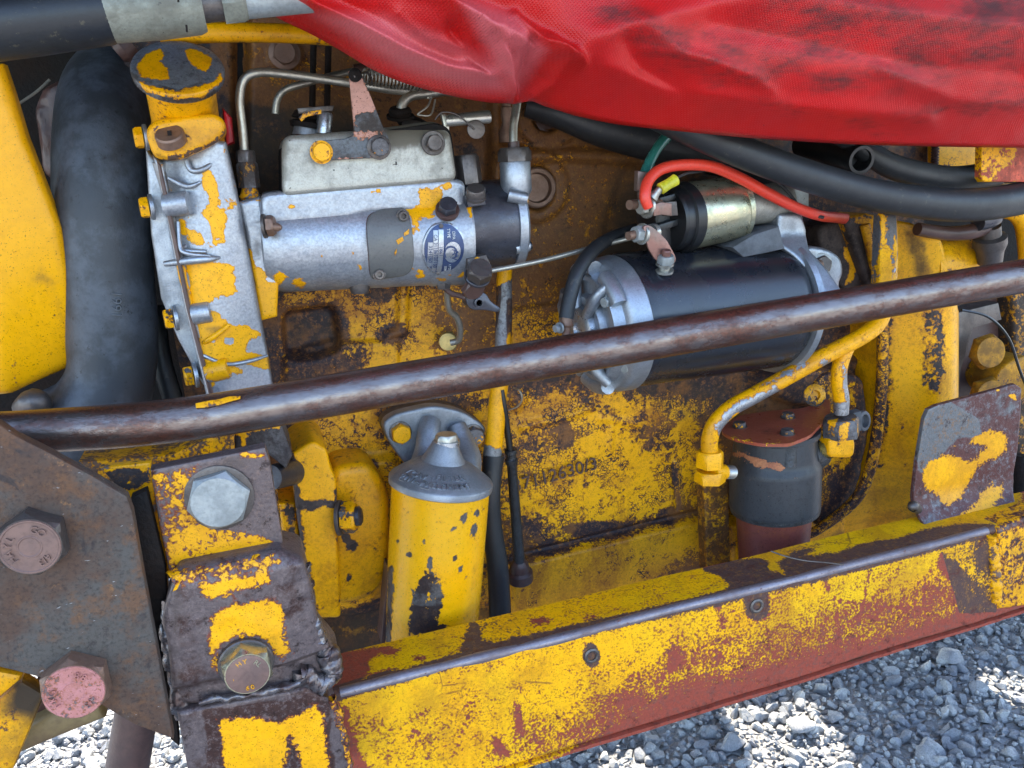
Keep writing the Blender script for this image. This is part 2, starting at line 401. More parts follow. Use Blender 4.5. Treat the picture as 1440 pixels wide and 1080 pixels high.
M['alu'] = metal('cast_alloy', (.38, .40, .43), .4, .8, (.10, .085, .065), .2, .5, 600)
M['aluold'] = metal('weathered_alloy', (.42, .40, .345), .45, .55, (.12, .10, .07), .38, .6, 700, spot=.03)
M['alubright'] = metal('bright_alloy', (.45, .47, .50), .3, .85, (.12, .10, .08), .15, .3, 500)
M['zinc'] = metal('zinc_plate', (.52, .50, .44), .32, .8, (.12, .09, .05), .25, .25, 500)
M['gold'] = metal('passivated_steel', (.55, .50, .33), .3, .9, (.08, .07, .05), .25, .2, 400, c2=(.42, .42, .30))
M['pipe'] = metal('tinned_pipe', (.46, .43, .36), .36, .8, (.10, .07, .045), .3, .3, 600)
M['dsteel'] = metal('dark_steel', (.13, .11, .10), .42, .7, (.05, .03, .02), .5, .5, 400)
M['bluesteel'] = metal('blued_steel', (.085, .085, .10), .33, .7, (.045, .03, .03), .4, .3, 500)
M['rustbolt'] = metal('rusty_bolt', (.22, .13, .09), .5, .5, (.16, .065, .025), .6, .6, 300)
M['greybolt'] = metal('grey_bolt', (.36, .38, .37), .5, .6, (.18, .17, .15), .5, .5, 300)
M['boltface'] = matte('rusty_bolt_face', (.20, .115, .09), .5, (.15, .09, .075), 40, 300, .4, .0004, met=.3)
M['pink'] = worn('faded_red_paint', top=(.52, .21, .19), under=(.16, .10, .09), bias=.35, amp=(.7, .8, .7), rt=.5, dirt=.2, grit=.5)
M['pinkgrey'] = worn('faded_pink_and_grey_paint', top=(.50, .26, .20), under=(.14, .15, .16), under2=(.05, .04, .035), bias=0, amp=(.5, .7, .5), rt=.45, ru=.5, dirt=.2)
M['black'] = matte('black_enamel', (.010, .012, .018), .27, (.014, .014, .016), 14, 300, .15, .0004, (.035, .033, .032), spec=.7)
M['blackhose'] = matte('black_hose_sleeve', (.014, .015, .018), .42, (.02, .019, .018), 16, 260, .3, .0006, (.06, .05, .035), spec=.4)
M['plastic'] = matte('black_plastic', (.012, .012, .013), .35, sc1=20, bump=.15)
M['rubber'] = matte('black_rubber', (.018, .019, .021), .5, (.012, .0125, .014), 22, 260, .3, .0006, (.05, .044, .036))
M['hoseblue'] = matte('dusty_hose_rubber', (.058, .066, .080), .5, (.028, .031, .036), 17, 210, .45, .0009, (.014, .014, .016), thr=(.40, .56))
M['iron'] = matte('black_cast_iron', (.040, .042, .046), .36, (.022, .021, .021), 40, 330, .9, .0014, met=.35)
M['redcan'] = worn('dull_red_paint', top=(.17, .045, .035), under=(.09, .05, .04), bias=.5, amp=(.6, .6, .4), rt=.4, dirt=.4)
M['ironred'] = worn('black_cast_iron_scuffed', top=(.038, .040, .044), under=(.40, .16, .07), under2=(.30, .10, .05), bias=.6, amp=(.3, .5, .5), rt=.36, dirt=.2, film=0, grit=.5, bump=1, hk=0)
M['redplate'] = worn('primer_red_plate', top=(.30, .065, .035), under=YEL, bias=.35, amp=(.5, .7, .8), rt=.33, dirt=.35)
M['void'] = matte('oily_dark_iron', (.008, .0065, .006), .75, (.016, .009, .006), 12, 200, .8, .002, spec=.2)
M['redwire'] = matte('red_insulation', (.72, .045, .02), .42, (.62, .04, .02), 10, 500, .05)
M['green'] = matte('green_insulation', (.03, .15, .12), .3, (.015, .10, .075), 10, 500, .05)
M['yelplastic'] = matte('yellow_crimp_plastic', (.72, .66, .03), .35, sc1=20, bump=.1)
M['copper'] = matte('tarnished_copper', (.24, .12, .095), .42, (.20, .14, .11), 30, 300, .3, .0004, met=.6)
M['brass'] = metal('brass', (.50, .40, .16), .35, .8, (.14, .10, .04), .35, .3, 400)
M['slate'] = matte('grey_painted_plate', (.13, .125, .115), .42, (.11, .105, .10), 18, 400, .3, .0005, met=.2)
M['greybracket'] = matte('grey_casting', (.09, .095, .105), .6, sc1=30, sc2=500, bump=.5)
M['weld'] = matte('weld_bead', (.19, .17, .17), .3, (.08, .05, .045), 60, 260, .6, .0008, met=.7)
M['brownpaint'] = matte('brown_oily_steel', (.09, .045, .035), .4, (.06, .03, .025), 20, 200, .5)
M['redtag'] = matte('bright_red_plastic', (.6, .01, .02), .4)
M['crimp'] = metal('dirty_crimp_steel', (.25, .245, .19), .5, .35, (.09, .07, .045), .5, .6, 500, spot=.03)
M['tan'] = matte('tan_dirty_bar', (.22, .15, .06), .5, (.15, .09, .04), 14, 200, .4)
M['capgrey'] = worn('cap_paint', under=(.20, .215, .24), under2=(.07, .06, .055), amp=(.3, .5, .5), mu=.35, mu2=.2, ru=.35, rt=.33, ucut=.6, dirt=.25)
M['white'] = matte('white_print', (.8, .8, .78), .4)
M['plateblue'] = matte('blue_plate_ink', (.035, .055, .13), .35, (.05, .07, .14), 60, 300, .1, met=.4)

# ================================================================== THE SETTING: gravel ground
def ground():
    s = NB('crushed_stone')
    v = s.voro(42, 'F1'); ve = s.voro(42, 'DISTANCE_TO_EDGE'); f = s.noise(260, 6, .7); a = s.noise(30, 4)
    col = s.mix(s.ramp(a, .3, .7), (.27, .27, .28), (.42, .42, .41)); col = s.mix(s.ramp(f, .35, .7, 0, .6), col, (.14, .14, .15))
    s.out(col, .85, 0, s.bump(s.math('ADD', s.ramp(ve, 0, .2), s.math('MULTIPLY', f, .3)), .012, .8))
    bm = bmesh.new(); bmesh.ops.create_grid(bm, x_segments=2, y_segments=2, size=60)
    o = obj('ground', bm, s.m); o['kind'] = 'structure'
    # loose stones: eight rock shapes, thousands laid into one pile that nobody could count
    s = NB('stone'); a = s.noise(9, 3); f = s.noise(330, 6, .72); g = s.noise(70, 5, .7)
    col = s.mix(s.ramp(a, .35, .65), (.22, .23, .25), (.42, .42, .41)); col = s.mix(s.ramp(s.noise(24, 2), .52, .6, 0, .6), col, (.20, .21, .24))
    col = s.mix(s.ramp(f, .42, .7, 0, .55), col, (.07, .07, .08)); col = s.mix(s.ramp(g, .55, .7, 0, .35), col, (.62, .61, .58))
    s.out(col, .8, 0, s.bump(s.math('ADD', f, g), .002, .8))
    base = []
    for k in range(16):
        b = bmesh.new(); bmesh.ops.create_icosphere(b, subdivisions=(3 if k < 8 else 1), radius=1)
        for vv in b.verts:
            c = vv.co.copy(); n1 = mnoise.voronoi(c*.9+Vector((k*7, 0, 0)))[0][0]
            vv.co = c*(.95+.12*mnoise.noise(c*2.2+Vector((0, k*5, 0)))) if n1 > -9 else c
        pr = random.Random(k)
        for _ in range(13):
            nn = Vector((pr.gauss(0, 1), pr.gauss(0, 1), pr.gauss(0, 1))).normalized(); dd = pr.uniform(.45, .72)
            for vv in b.verts:
                q = vv.co.dot(nn)-dd
                if q > 0: vv.co -= nn*q
        for vv in b.verts:
            vv.co.z *= .75; vv.co.x *= 1.2
        bm2 = b; bm2.verts.index_update()
        base.append((np.array([x.co[:] for x in b.verts]), np.array([[x.index for x in fc.verts] for fc in b.faces]))); b.free()
    rs = np.random.RandomState(3); Vs, Fs, off = [], [], 0
    def put(x, y, r, z):
        nonlocal off
        bv, bf = base[rs.randint(8)+(8 if r < .009 else 0)]; A = rs.normal(size=(3, 3)); q, _ = np.linalg.qr(A)
        q = q if rs.rand() < .5 else np.eye(3)@np.array([[math.cos(x*50), -math.sin(x*50), 0], [math.sin(x*50), math.cos(x*50), 0], [0, 0, 1]])
        Vs.append(bv@q.T*r+np.array([x, y, z])); Fs.append(bf+off); off += len(bv)
    x0, x1, y0, y1 = -1.0, 2.3, -.35, 2.4; d = .0205
    for ix in range(int((x1-x0)/d)):
        for iy in range(int((y1-y0)/d)):
            if rs.rand() < .04: continue
            x, y = x0+(ix+rs.rand()*.9)*d, y0+(iy+rs.rand()*.9)*d
            c = proj(np.array([[x, y, 0.]])); 
            if not(-60 < c[0][0] < 1500 and 840 < c[1][0] < 1180): continue
            q = rs.rand()
            if q < .42: put(x, y, .005+.004*rs.rand(), .006+.006*rs.rand()); put(x+d*rs.rand(), y+d*rs.rand(), .0035+.004*rs.rand(), .010+.006*rs.rand())
            elif q < .80: r = .010+.005*rs.rand(); put(x, y, r, r*.3)
            elif q < .93: r = .015+.006*rs.rand(); put(x, y, r, r*.35)
            else: put(x, y, .006, .008); put(x+.01, y, .005, .006)
            if rs.rand() < .012: put(x, y, .024+.008*rs.rand(), .008)
    V = np.concatenate(Vs); Fc = np.concatenate(Fs); me = bpy.data.meshes.new('gravel')
    me.vertices.add(len(V)); me.vertices.foreach_set('co', V.ravel()); me.loops.add(Fc.size); me.loops.foreach_set('vertex_index', Fc.ravel().astype(np.int32))
    me.polygons.add(len(Fc)); me.polygons.foreach_set('loop_start', np.arange(0, Fc.size, 3, dtype=np.int32)); me.polygons.foreach_set('loop_total', np.full(len(Fc), 3, np.int32))
    me.polygons.foreach_set('use_smooth', np.zeros(len(Fc), bool)); me.update(calc_edges=True); o = bpy.data.objects.new('gravel', me); scene.collection.objects.link(o); me.materials.append(s.m)
    tag(o, 'loose grey crushed stone gravel on the ground under the machine', 'gravel'); o['kind'] = 'stuff'
    print('stones', len(Vs), 'tris', len(Fc))
    for px, py, r, lb in ((1127, 1018, .03, 'smooth grey-green stone lying in the sunlit patch of gravel'), (1335, 925, .032, 'broad pale stone in the shaded gravel below the right end of the rail')):
        c = PZ(px, py, .02); b = bmesh.new(); bmesh.ops.create_icosphere(b, subdivisions=3, radius=r)
        for vv in b.verts:
            vv.co *= .8+.5*mnoise.noise(vv.co*28+Vector((px, 0, 0))); vv.co.z *= .6; vv.co.x *= 1.2; vv.co += c
        tag(obj('stone', b, s.m, ang=60), lb, 'stone')
ground()

# ================================================================== UNSEEN PANELS ADDED TO SHAPE THE LIGHT: hood above, belly below (they shade the engine bay)
def body():
    t = thing('added_hood_shade', 'unseen hood panels added above the engine bay for shade', 'hood', (0, .4, 1.5))  # out-of-view hood, added to keep sun and sky off the bay
    bm = bmesh.new(); box(bm, Vector((0.1, 0, 1.52)), (3.6, 1.0, .03)); obj('shade_top', bm, M['void'], t)
    bm = bmesh.new(); box(bm, Vector((0.1, .49, 1.36)), (3.6, .02, .28)); obj('far_side_shade', bm, M['void'], t)  # unseen blocker added against sun from behind
    bm = bmesh.new(); box(bm, Vector((0.3, .505, 2.22)), (6.0, .05, 1.5)); obj('added_shade_panel', bm, M['void'], t)  # added panel out of view, keeps the foreground gravel in shade
    t = thing('added_belly_shade', 'unseen belly plate added for shade, holes cut to place the sun patches', 'shade panel', (0, .3, .6))
    # unseen plate added as shade, openings cut to the wanted sun patches on the gravel
    lit = [[(1012, 1000), (1030, 990), (1060, 1004), (1100, 992), (1140, 990), (1160, 1015), (1185, 1045), (1215, 1100), (1060, 1100), (1050, 1060)],
           [(1374, 960), (1384, 946), (1420, 955), (1500, 962), (1500, 1006), (1420, 990), (1390, 972)], [(-300, 900), (262, 900), (262, 1300), (-300, 1300)], [(850, 1062), (905, 1062), (935, 1100), (840, 1100)]]
    bm = bmesh.new(); sx, sy = sdir.x/sdir.z*.62, sdir.y/sdir.z*.62; cs = .014
    xs = np.arange(-1.6, 2.2, cs); ys = np.arange(.20, 2.1, cs); X, Yg = np.meshgrid(xs, ys, indexing='ij')
    gx, gy = (X+cs/2-sx).ravel(), (Yg+cs/2-sy).ravel(); px, py = proj(np.stack([gx, gy, np.zeros(gx.size)], 1))
    op = np.zeros(px.shape, bool)
    for l in lit: op |= (sd_poly(px, py, l) < 0) & (gy > -.4)
    op = op.reshape(X.shape)
    for i in range(len(xs)):
        j = 0
        while j < len(ys):
            if op[i, j]: j += 1; continue
            k = j
            while k < len(ys) and not op[i, k]: k += 1
            v = [bm.verts.new(p) for p in ((xs[i], ys[j], .62), (xs[i]+cs, ys[j], .62), (xs[i]+cs, ys[j]+(k-j)*cs, .62), (xs[i], ys[j]+(k-j)*cs, .62))]; bm.faces.new(v); j = k
    obj('belly_shade_plate', bm, M['void'], t)
body()

# ================================================================== ENGINE BLOCK: one casting, worked as relief
def height(px, py):
    h = np.zeros(px.shape)
    def add(a, soft, shp):
        nonlocal h; h = h+a*region_w(px, py, soft, shp)
    add(-.05, 12, [(250, -50), (350, -50), (345, 300), (250, 400)])
    add(-.012, 10, [(330, 40), (690, 40), (690, 290), (330, 290)])
    add(.006, 6, [(690, 60), (702, 60), (702, 400), (690, 400)])
    add(.008, 5, (770, 172, 44, 36)); add(-.014, 4, (768, 168, 20, 16))           # core plug boss at the top
    add(.006, 5, (752, 262, 46, 50)); add(-.012, 3, (754, 265, 24, 30)); add(.010, 3, (752, 264, 17, 22))
    add(.010, 8, [(700, 205), (900, 215), (900, 232), (800, 226), (700, 228)])
    add(-.010, 14, [(880, 230), (1010, 260), (960, 330), (830, 480), (790, 470), (850, 330)])
    add(.008, 6, [(560, 398), (574, 398), (572, 470), (540, 478), (540, 466), (558, 462)])
    add(.007, 6, [(400, 500), (470, 480), (560, 478), (560, 560), (400, 560)])
    add(-.016, 8, rpoly([(398, 440), (470, 430), (480, 490), (440, 502), (402, 505)], 15))
    add(.007, 5, rpoly([(716, 435), (800, 423), (806, 500), (716, 505)], 8))
    add(.010, 8, [(395, 615), (425, 600), (440, 600), (450, 650), (440, 700), (395, 700)])
    add(.012, 10, rpoly([(440, 650), (560, 640), (560, 850), (470, 870), (440, 860)], 20)); add(.014, 12, (505, 735, 40, 60)); add(-.006, 5, (500, 735, 22, 34))
    add(.010, 14, (500, 820, 34, 24))
    add(.016, 6, [(715, 790), (1000, 720), (1010, 830), (715, 880)])                                        # the sump rail below the seam
    add(-.006, 3, ('L', 3, [(724, 783), (1000, 716)]))
    add(.006, 4, ('L', 2.5, [(950, 650), (958, 716)])); add(-.004, 3, ('L', 2, [(946, 655), (953, 716)]))
    add(.004, 5, ('L', 5, [(735, 600), (800, 585), (830, 572)])); add(.003, 5, ('L', 4, [(846, 588), (895, 596)])); add(.003, 4, ('L', 2, [(860, 600), (858, 640)]))
    add(.004, 6, [(715, 560), (740, 545), (742, 560), (727, 580)])
    add(.02, 10, [(1050, 520), (1200, 500), (1215, 700), (1130, 760), (1050, 760)]); add(-.014, 8, (1208, 520, 14, 18))
    add(.02, 8, (1120, 535, 60, 28))
    add(-.03, 10, [(540, 860), (700, 850), (715, 900), (480, 960), (440, 870)])
    add(-.03, 8, [(985, 670), (1040, 660), (1045, 830), (1000, 830)])
    add(.006, 4, ell(400, 75, 22, 22)); add(.004, 3, ell(400, 72, 12, 12))
    return h
def engine_block():
    xa, xb = P(250, 500, 0).x, P(1290, 500, 0).x; zt, zb = P(300, -40, 0).z, .44
    st = .0032; nx, nz = int((xb-xa)/st), int((zt-zb)/st)
    X, Z = np.meshgrid(np.linspace(xa, xb, nx), np.linspace(zb, zt, nz))
    co = np.stack([X.ravel(), np.zeros(X.size), Z.ravel()], 1); px, py = proj(co); h = height(px, py)
    h += np.array([.0018*mnoise.noise(Vector((x*9, 0, z*9)))+.0006*mnoise.noise(Vector((x*60, 3, z*60))) for x, _, z in co])
    co[:, 1] = -h; 
    me = bpy.data.meshes.new('block_casting')
    i = np.arange((nz-1)*nx).reshape(nz-1, nx)[:, :-1].ravel(); F = np.stack([i, i+1, i+nx+1, i+nx], 1)
    me.vertices.add(len(co)); me.vertices.foreach_set('co', co.ravel()); me.loops.add(F.size); me.loops.foreach_set('vertex_index', F.ravel().astype(np.int32))
    me.polygons.add(len(F)); me.polygons.foreach_set('loop_start', np.arange(0, F.size, 4, dtype=np.int32)); me.polygons.foreach_set('loop_total', np.full(len(F), 4, np.int32))
    me.update(calc_edges=True); me.polygons.foreach_set('use_smooth', np.ones(len(F), bool))
    t = thing('engine_block', 'cast iron engine block with crackled yellow paint behind the injection pump and starter motor', 'engine', P(700, 850, .1))
    o = finish(me, 'block_casting', M['block'], t, 0)
    w = -1
    paint(o, [
        ('w', -.19, 40, [(690, 160), (900, 200), (900, 330), (820, 470), (700, 440)]), ('w', -.17, 30, [(320, 50), (560, 60), (680, 130), (560, 150), (330, 150)]), ('g', .20, 40, [(690, 150), (900, 200), (880, 400), (700, 440)]),
        ('w', .33, 26, [(385, 395), (690, 390), (705, 400), (712, 900), (380, 900)]),
        ('w', .42, 16, [(440, 640), (560, 640), (560, 870), (420, 870)]),
        ('w', .5, 12, [(400, 590), (450, 640), (450, 860), (390, 860)]),
        ('w', .38, 24, [(700, 500), (712, 545), (850, 535), (1000, 560), (1010, 700), (1000, 870), (712, 880)]),
        ('w', .28, 16, [(705, 430), (810, 420), (830, 500), (705, 520)]),
        ('w', -.12, 26, [(700, 330), (760, 330), (790, 400), (790, 430), (700, 440)]),
        ('w', -.5, 14, [(398, 440), (470, 425), (490, 505), (400, 510)]), ('w', -.30, 14, [(398, 500), (520, 490), (500, 560), (395, 560)]),
        ('w', -.6, 10, (468, 462, 22, 20)), ('w', -.5, 8, (552, 470, 20, 14)), ('w', -.6, 6, (533, 415, 14, 10)),
        ('w', -.1, 14, [(610, 440), (690, 410), (698, 500), (620, 500)]), ('w', .1, 10, (640, 470, 12, 12)),
        ('w', -.12, 14, [(720, 790), (735, 720), (780, 735), (800, 770), (790, 785), (725, 800)]), ('w', -.8, 5, (845, 745, 42, 11)),
        ('w', -.02, 14, [(735, 592), (790, 590), (805, 620), (760, 640), (722, 655)]), ('w', -.6, 5, (795, 612, 10, 18)),
        ('w', -.05, 16, [(890, 570), (950, 580), (945, 640), (925, 650), (895, 620)]),
        ('w', -.5, 10, ('L', 4, [(720, 786), (860, 748), (1000, 712)])), ('w', -.7, 4, ('L', 2, [(946, 655), (956, 716)])), ('w', -.5, 6, (940, 728, 14, 14)),
        ('w', -.10, 8, ('L', 4, [(810, 550), (850, 580), (905, 596)])), ('w', -.08, 18, [(985, 560), (1050, 560), (1040, 660), (975, 640)]),
        ('w', -.5, 14, [(1010, 560), (1050, 500), (1200, 480), (1215, 600), (1190, 680), (1040, 700)]),
        ('w', .10, 12, [(1150, 520), (1210, 520), (1225, 620), (1190, 720), (1150, 740)]), ('w', -.7, 8, (1205, 520, 22, 18)), ('w', -.3, 10, (1185, 690, 28, 22)),
        ('w', -.15, 16, [(960, 790), (1010, 770), (1010, 850), (900, 850)]), ('w', .1, 12, (552, 590, 20, 30)), ('w', -.25, 10, (640, 566, 60, 8)),
        ('w', -.5, 5, (447, 640, 7, 7)), ('w', -.6, 4, (524, 652, 6, 6)), ('w', -.6, 4, (486, 674, 7, 7)), ('w', -.5, 5, (500, 757, 10, 8)),
        ('w', -.5, 6, ('L', 3, [(398, 720), (410, 800), (425, 865)])), ('w', -.4, 8, [(395, 590), (412, 590), (415, 640), (398, 650)]), ('w', -.6, 5, ('L', 4, [(410, 722), (440, 712), (478, 716)])),
        ('w', -.7, 6, [(540, 840), (560, 800), (562, 880), (440, 880), (480, 862)]),
        ('w', .55, 10, [(715, 800), (1000, 735), (985, 770), (900, 800), (830, 850), (715, 880)]), ('w', .6, 8, [(715, 800), (860, 766), (940, 748), (900, 790), (715, 850)]), ('u', .75, 50, [(690, 60), (900, 150), (880, 400), (700, 440), (690, 300)]), ('u', .7, 30, [(300, 30), (700, 60), (690, 200), (330, 130)]),
        ('u', .75, 16, [(700, 200), (900, 190), (900, 225), (710, 228)]), ('u', .4, 30, [(1000, 700), (1040, 560), (1200, 600), (1180, 720)]),
        ('u', .55, 20, [(600, 410), (700, 410), (700, 520), (610, 520)]), ('u', .6, 20, [(950, 700), (1010, 640), (1010, 850), (960, 850)]),
        ('g', .55, 50, [(880, 240), (1010, 230), (1010, 340), (820, 480), (800, 430)]), ('g', .5, 25, [(320, 145), (500, 145), (500, 290), (320, 290)]),
        ('g', .35, 20, (455, 480, 55, 30)), ('g', .5, 16, [(440, 860), (560, 850), (700, 850), (700, 920), (480, 960)]), ('g', .35, 25, [(840, 540), (1050, 530), (1040, 600), (960, 600)]),
    ], w=-1, g=.05, u=.1)
    # closed back of the casting
    bm = bmesh.new(); box(bm, Vector(((xa+xb)/2, .21, (zb+zt)/2)), (xb-xa, .30, zt-zb-.01)); obj('block_body', bm, M['void'], t)
    for (x, y, r) in ((400, 75, 17),):
        bolt(t, (x, y, -.004), r, M['rustbolt'], .4, washer=(22, 3))
    # embossed casting number
    a, b = P(740, 677, -.002), P(822, 660, -.002)
    def put(s_, p0, p1, size): text(s_, (p0+p1)/2, size, p1-p0, FRONT, M['brownpaint'], t, .0012, 'casting_number')
    put('37112630/3', P(738, 680, -.006), P(824, 656, -.006), .025)
    # core plug ring
    c = P(753, 264, -.004); obj('core_plug', lathe(c, FRONT, [(0, .024), (.006, .024), (.008, .022), (.008, .018), (.002, .016), (.0015, .001)], n=40), M['rustbolt'], t)
    c = P(770, 168, .004); obj('threaded_hole', lathe(c, FRONT, [(0, .013), (.006, .017), (.006, .0135), (-.004, .012), (-.008, .001)], n=32), M['brownpaint'], t)
    return t
blk = engine_block()
X1, Z1 = Vector((1, 0, 0)), Vector((0, 0, 1))
# ================================================================== TIMING CASE
def timing_case():
    t = thing('timing_case', 'alloy timing case with flaking yellow paint between the black hose and the injection pump', 'engine cover', P(300, 520, -.1))
    main = [(213, 228), (300, 196), (318, 200), (332, 262), (346, 335), (366, 440), (384, 542), (384, 560), (292, 560), (272, 470), (252, 400), (240, 330), (226, 270)]
    def lean(c):
        px, py = proj(np.array([c[:]])); f = (px[0]-240)/130; c = c.copy(); c.y -= .014*math.sin(max(0, min(1, f))*math.pi); return c
    o = obj('case_wall', prism(main, -.145, .10, .005, 3, step=.004, fn=lean), M['yelalu'], t)
    paint(o, [
        ('w', 1.1, 4, [(285, 240), (296, 236), (308, 268), (303, 292), (316, 300), (320, 345), (296, 348), (297, 312), (283, 300), (296, 288), (292, 268)]),
        ('w', 1.0, 4, [(262, 322), (282, 325), (292, 345), (275, 350), (262, 338)]), ('w', .75, 4, [(248, 305), (268, 305), (262, 322), (252, 335)]), ('w', .9, 4, (297, 262, 10, 8)),
        ('w', 1.2, 5, [(262, 372), (290, 366), (325, 372), (331, 400), (338, 410), (325, 420), (304, 416), (296, 424), (288, 428), (278, 440), (270, 420)]),
        ('w', 1.2, 5, [(296, 436), (308, 440), (315, 455), (345, 457), (365, 470), (345, 478), (345, 495), (380, 500), (380, 520), (345, 512), (300, 515), (290, 530), (278, 480), (276, 450)]),
        ('w', 1.0, 4, [(292, 505), (330, 515), (345, 520), (338, 528), (310, 522), (302, 545), (292, 545)]),
        ('w', -.3, 4, (322, 479, 7, 4)), ('w', -.3, 4, (298, 480, 6, 4)),
        ('g', .8, 6, ('L', 2, [(330, 215), (345, 330), (366, 440), (384, 545)])), ('g', .6, 6, ('L', 3, [(232, 240), (244, 330), (262, 430), (292, 545)])), ('g', .5, 5, (300, 463, 14, 6)),
        ('u', .4, 30, [(330, 350), (384, 545), (300, 560), (300, 400)])], w=0, g=0)
    side = [(204, 208), (228, 232), (238, 268), (244, 330), (266, 432), (302, 560), (284, 540), (250, 478), (226, 420), (212, 330)]
    o = obj('side_cover', prism(side, -.125, .09, .012, 5, step=.006), M['alu'], t)
    paint(o, [('g', .35, 10, ('L', 2, [(205, 220), (212, 330), (240, 460)]))])
    edge = [(214, 218), (230, 230), (236, 262), (251, 333), (272, 432), (306, 560), (292, 560), (260, 436), (240, 336), (228, 268)]
    o = obj('joint_flange', prism(edge, -.158, .06, .0035, 3, step=.004), M['yelalu'], t)
    paint(o, [('w', .5, 5, ('L', 3, [(226, 225), (234, 260), (244, 310)])), ('w', .9, 6, ('L', 4, [(246, 340), (262, 400), (282, 470)])), ('w', .6, 5, ('L', 8, [(284, 480), (300, 560)])), ('g', .9, 3, ('L', 1.5, [(232, 240), (248, 335), (268, 432), (298, 550)]))])
    edge2 = [(224, 226), (230, 232), (238, 268), (252, 335), (272, 434), (306, 560), (299, 560), (266, 434), (246, 336), (232, 268)]
    o = obj('gasket', prism([(x-4, y) for x, y in edge2], -.1615, .02, .001, 1), M['brownpaint'], t)
    for a, b, r, w in (((233, 289, -.155), (266, 285, -.160), 17, -.2), ((272, 442, -.155), (297, 438, -.158), 15, -.2), ((292, 524, -.155), (322, 517, -.160), 15, .7)):
        o = obj('bolt_boss', plathe(a, b, [(0, r), (.9, r), (1, r*.9), (1.0, r*.5), (.98, 1)], n=28, step=.004), M['yelalu'], t); paint(o, [], w=w)
    for pts, m in (([(232, 371, -.15, 4), (270, 366, -.163, 6), (296, 364, -.163, 5), (314, 361, -.155, 1)], 'alu'), ([(286, 482, -.155, 4), (300, 474, -.163, 4), (322, 457, -.161, 3)], 'yel'), ([(262, 345, -.15, 3), (258, 352, -.156, 4), (290, 354, -.16, 3)], 'alu')):
        obj('rib', tube(pts, n=12), M[m], t)
    for x, y, m in ((206, 193, 'yel'), (214, 291, 'yel'), (248, 447, 'yelgrey'), (276, 527, 'yelgrey')):
        p = (x, y, -.135); o = bolt(t, p, 15, M[m], .75, axis=(-1, -.15, 0), washer=(18, 5), wmat=M['alu'], rot=.2)
        paint(o, [], w=.35)
    for pts in ([(250, 312, -.156, 3), (253, 345, -.160, 3), (262, 356, -.163, 3), (296, 360, -.164, 2)], [(262, 226, -.156, 4), (270, 240, -.158, 4), (290, 236, -.158, 4), (316, 214, -.152, 3)], [(236, 250, -.158, 3), (262, 262, -.158, 4), (282, 256, -.158, 2)], [(286, 500, -.158, 3), (318, 512, -.160, 3), (350, 508, -.158, 3), (376, 500, -.150, 2)]):
        obj('cast_lip', tube(pts, n=12), M['alu'], t)
    obj('red_seal', prism([(312, 150), (326, 165), (330, 200), (318, 205)], -.11, .03, .004), M['redtag'], t)
    # the pump mounting flange right of the case
    pf = [(334, 284), (366, 276), (373, 300), (376, 330), (392, 398), (390, 446), (366, 452), (346, 335)]
    o = obj('pump_flange', prism(pf, -.137, .06, .004, 3, step=.004), M['yelalu'], t)
    paint(o, [('w', 1.2, 6, [(346, 350), (362, 345), (375, 395), (395, 395), (392, 450), (362, 452)]), ('w', -.6, 6, [(348, 335), (370, 335), (376, 372), (362, 376)]), ('w', .7, 4, ('L', 3, [(336, 286), (366, 280)])), ('g', .9, 5, ('L', 2, [(342, 330), (352, 370), (358, 400)])), ('g', .8, 3, ('L', 1.5, [(346, 312), (372, 311)])), ('g', .5, 8, (362, 350, 8, 18))], w=-.1)
    bolt(t, (372, 318, -.16), 15, M['rustbolt'], .7, axis=(1, -.25, 0), washer=(17, 4), wmat=M['dsteel'])
    obj('stud_end', plathe((380, 319, -.165), (396, 320, -.168), [(0, 6), (.7, 6), (1, 3)], n=12), M['rustbolt'], t)
    return t
timing_case()

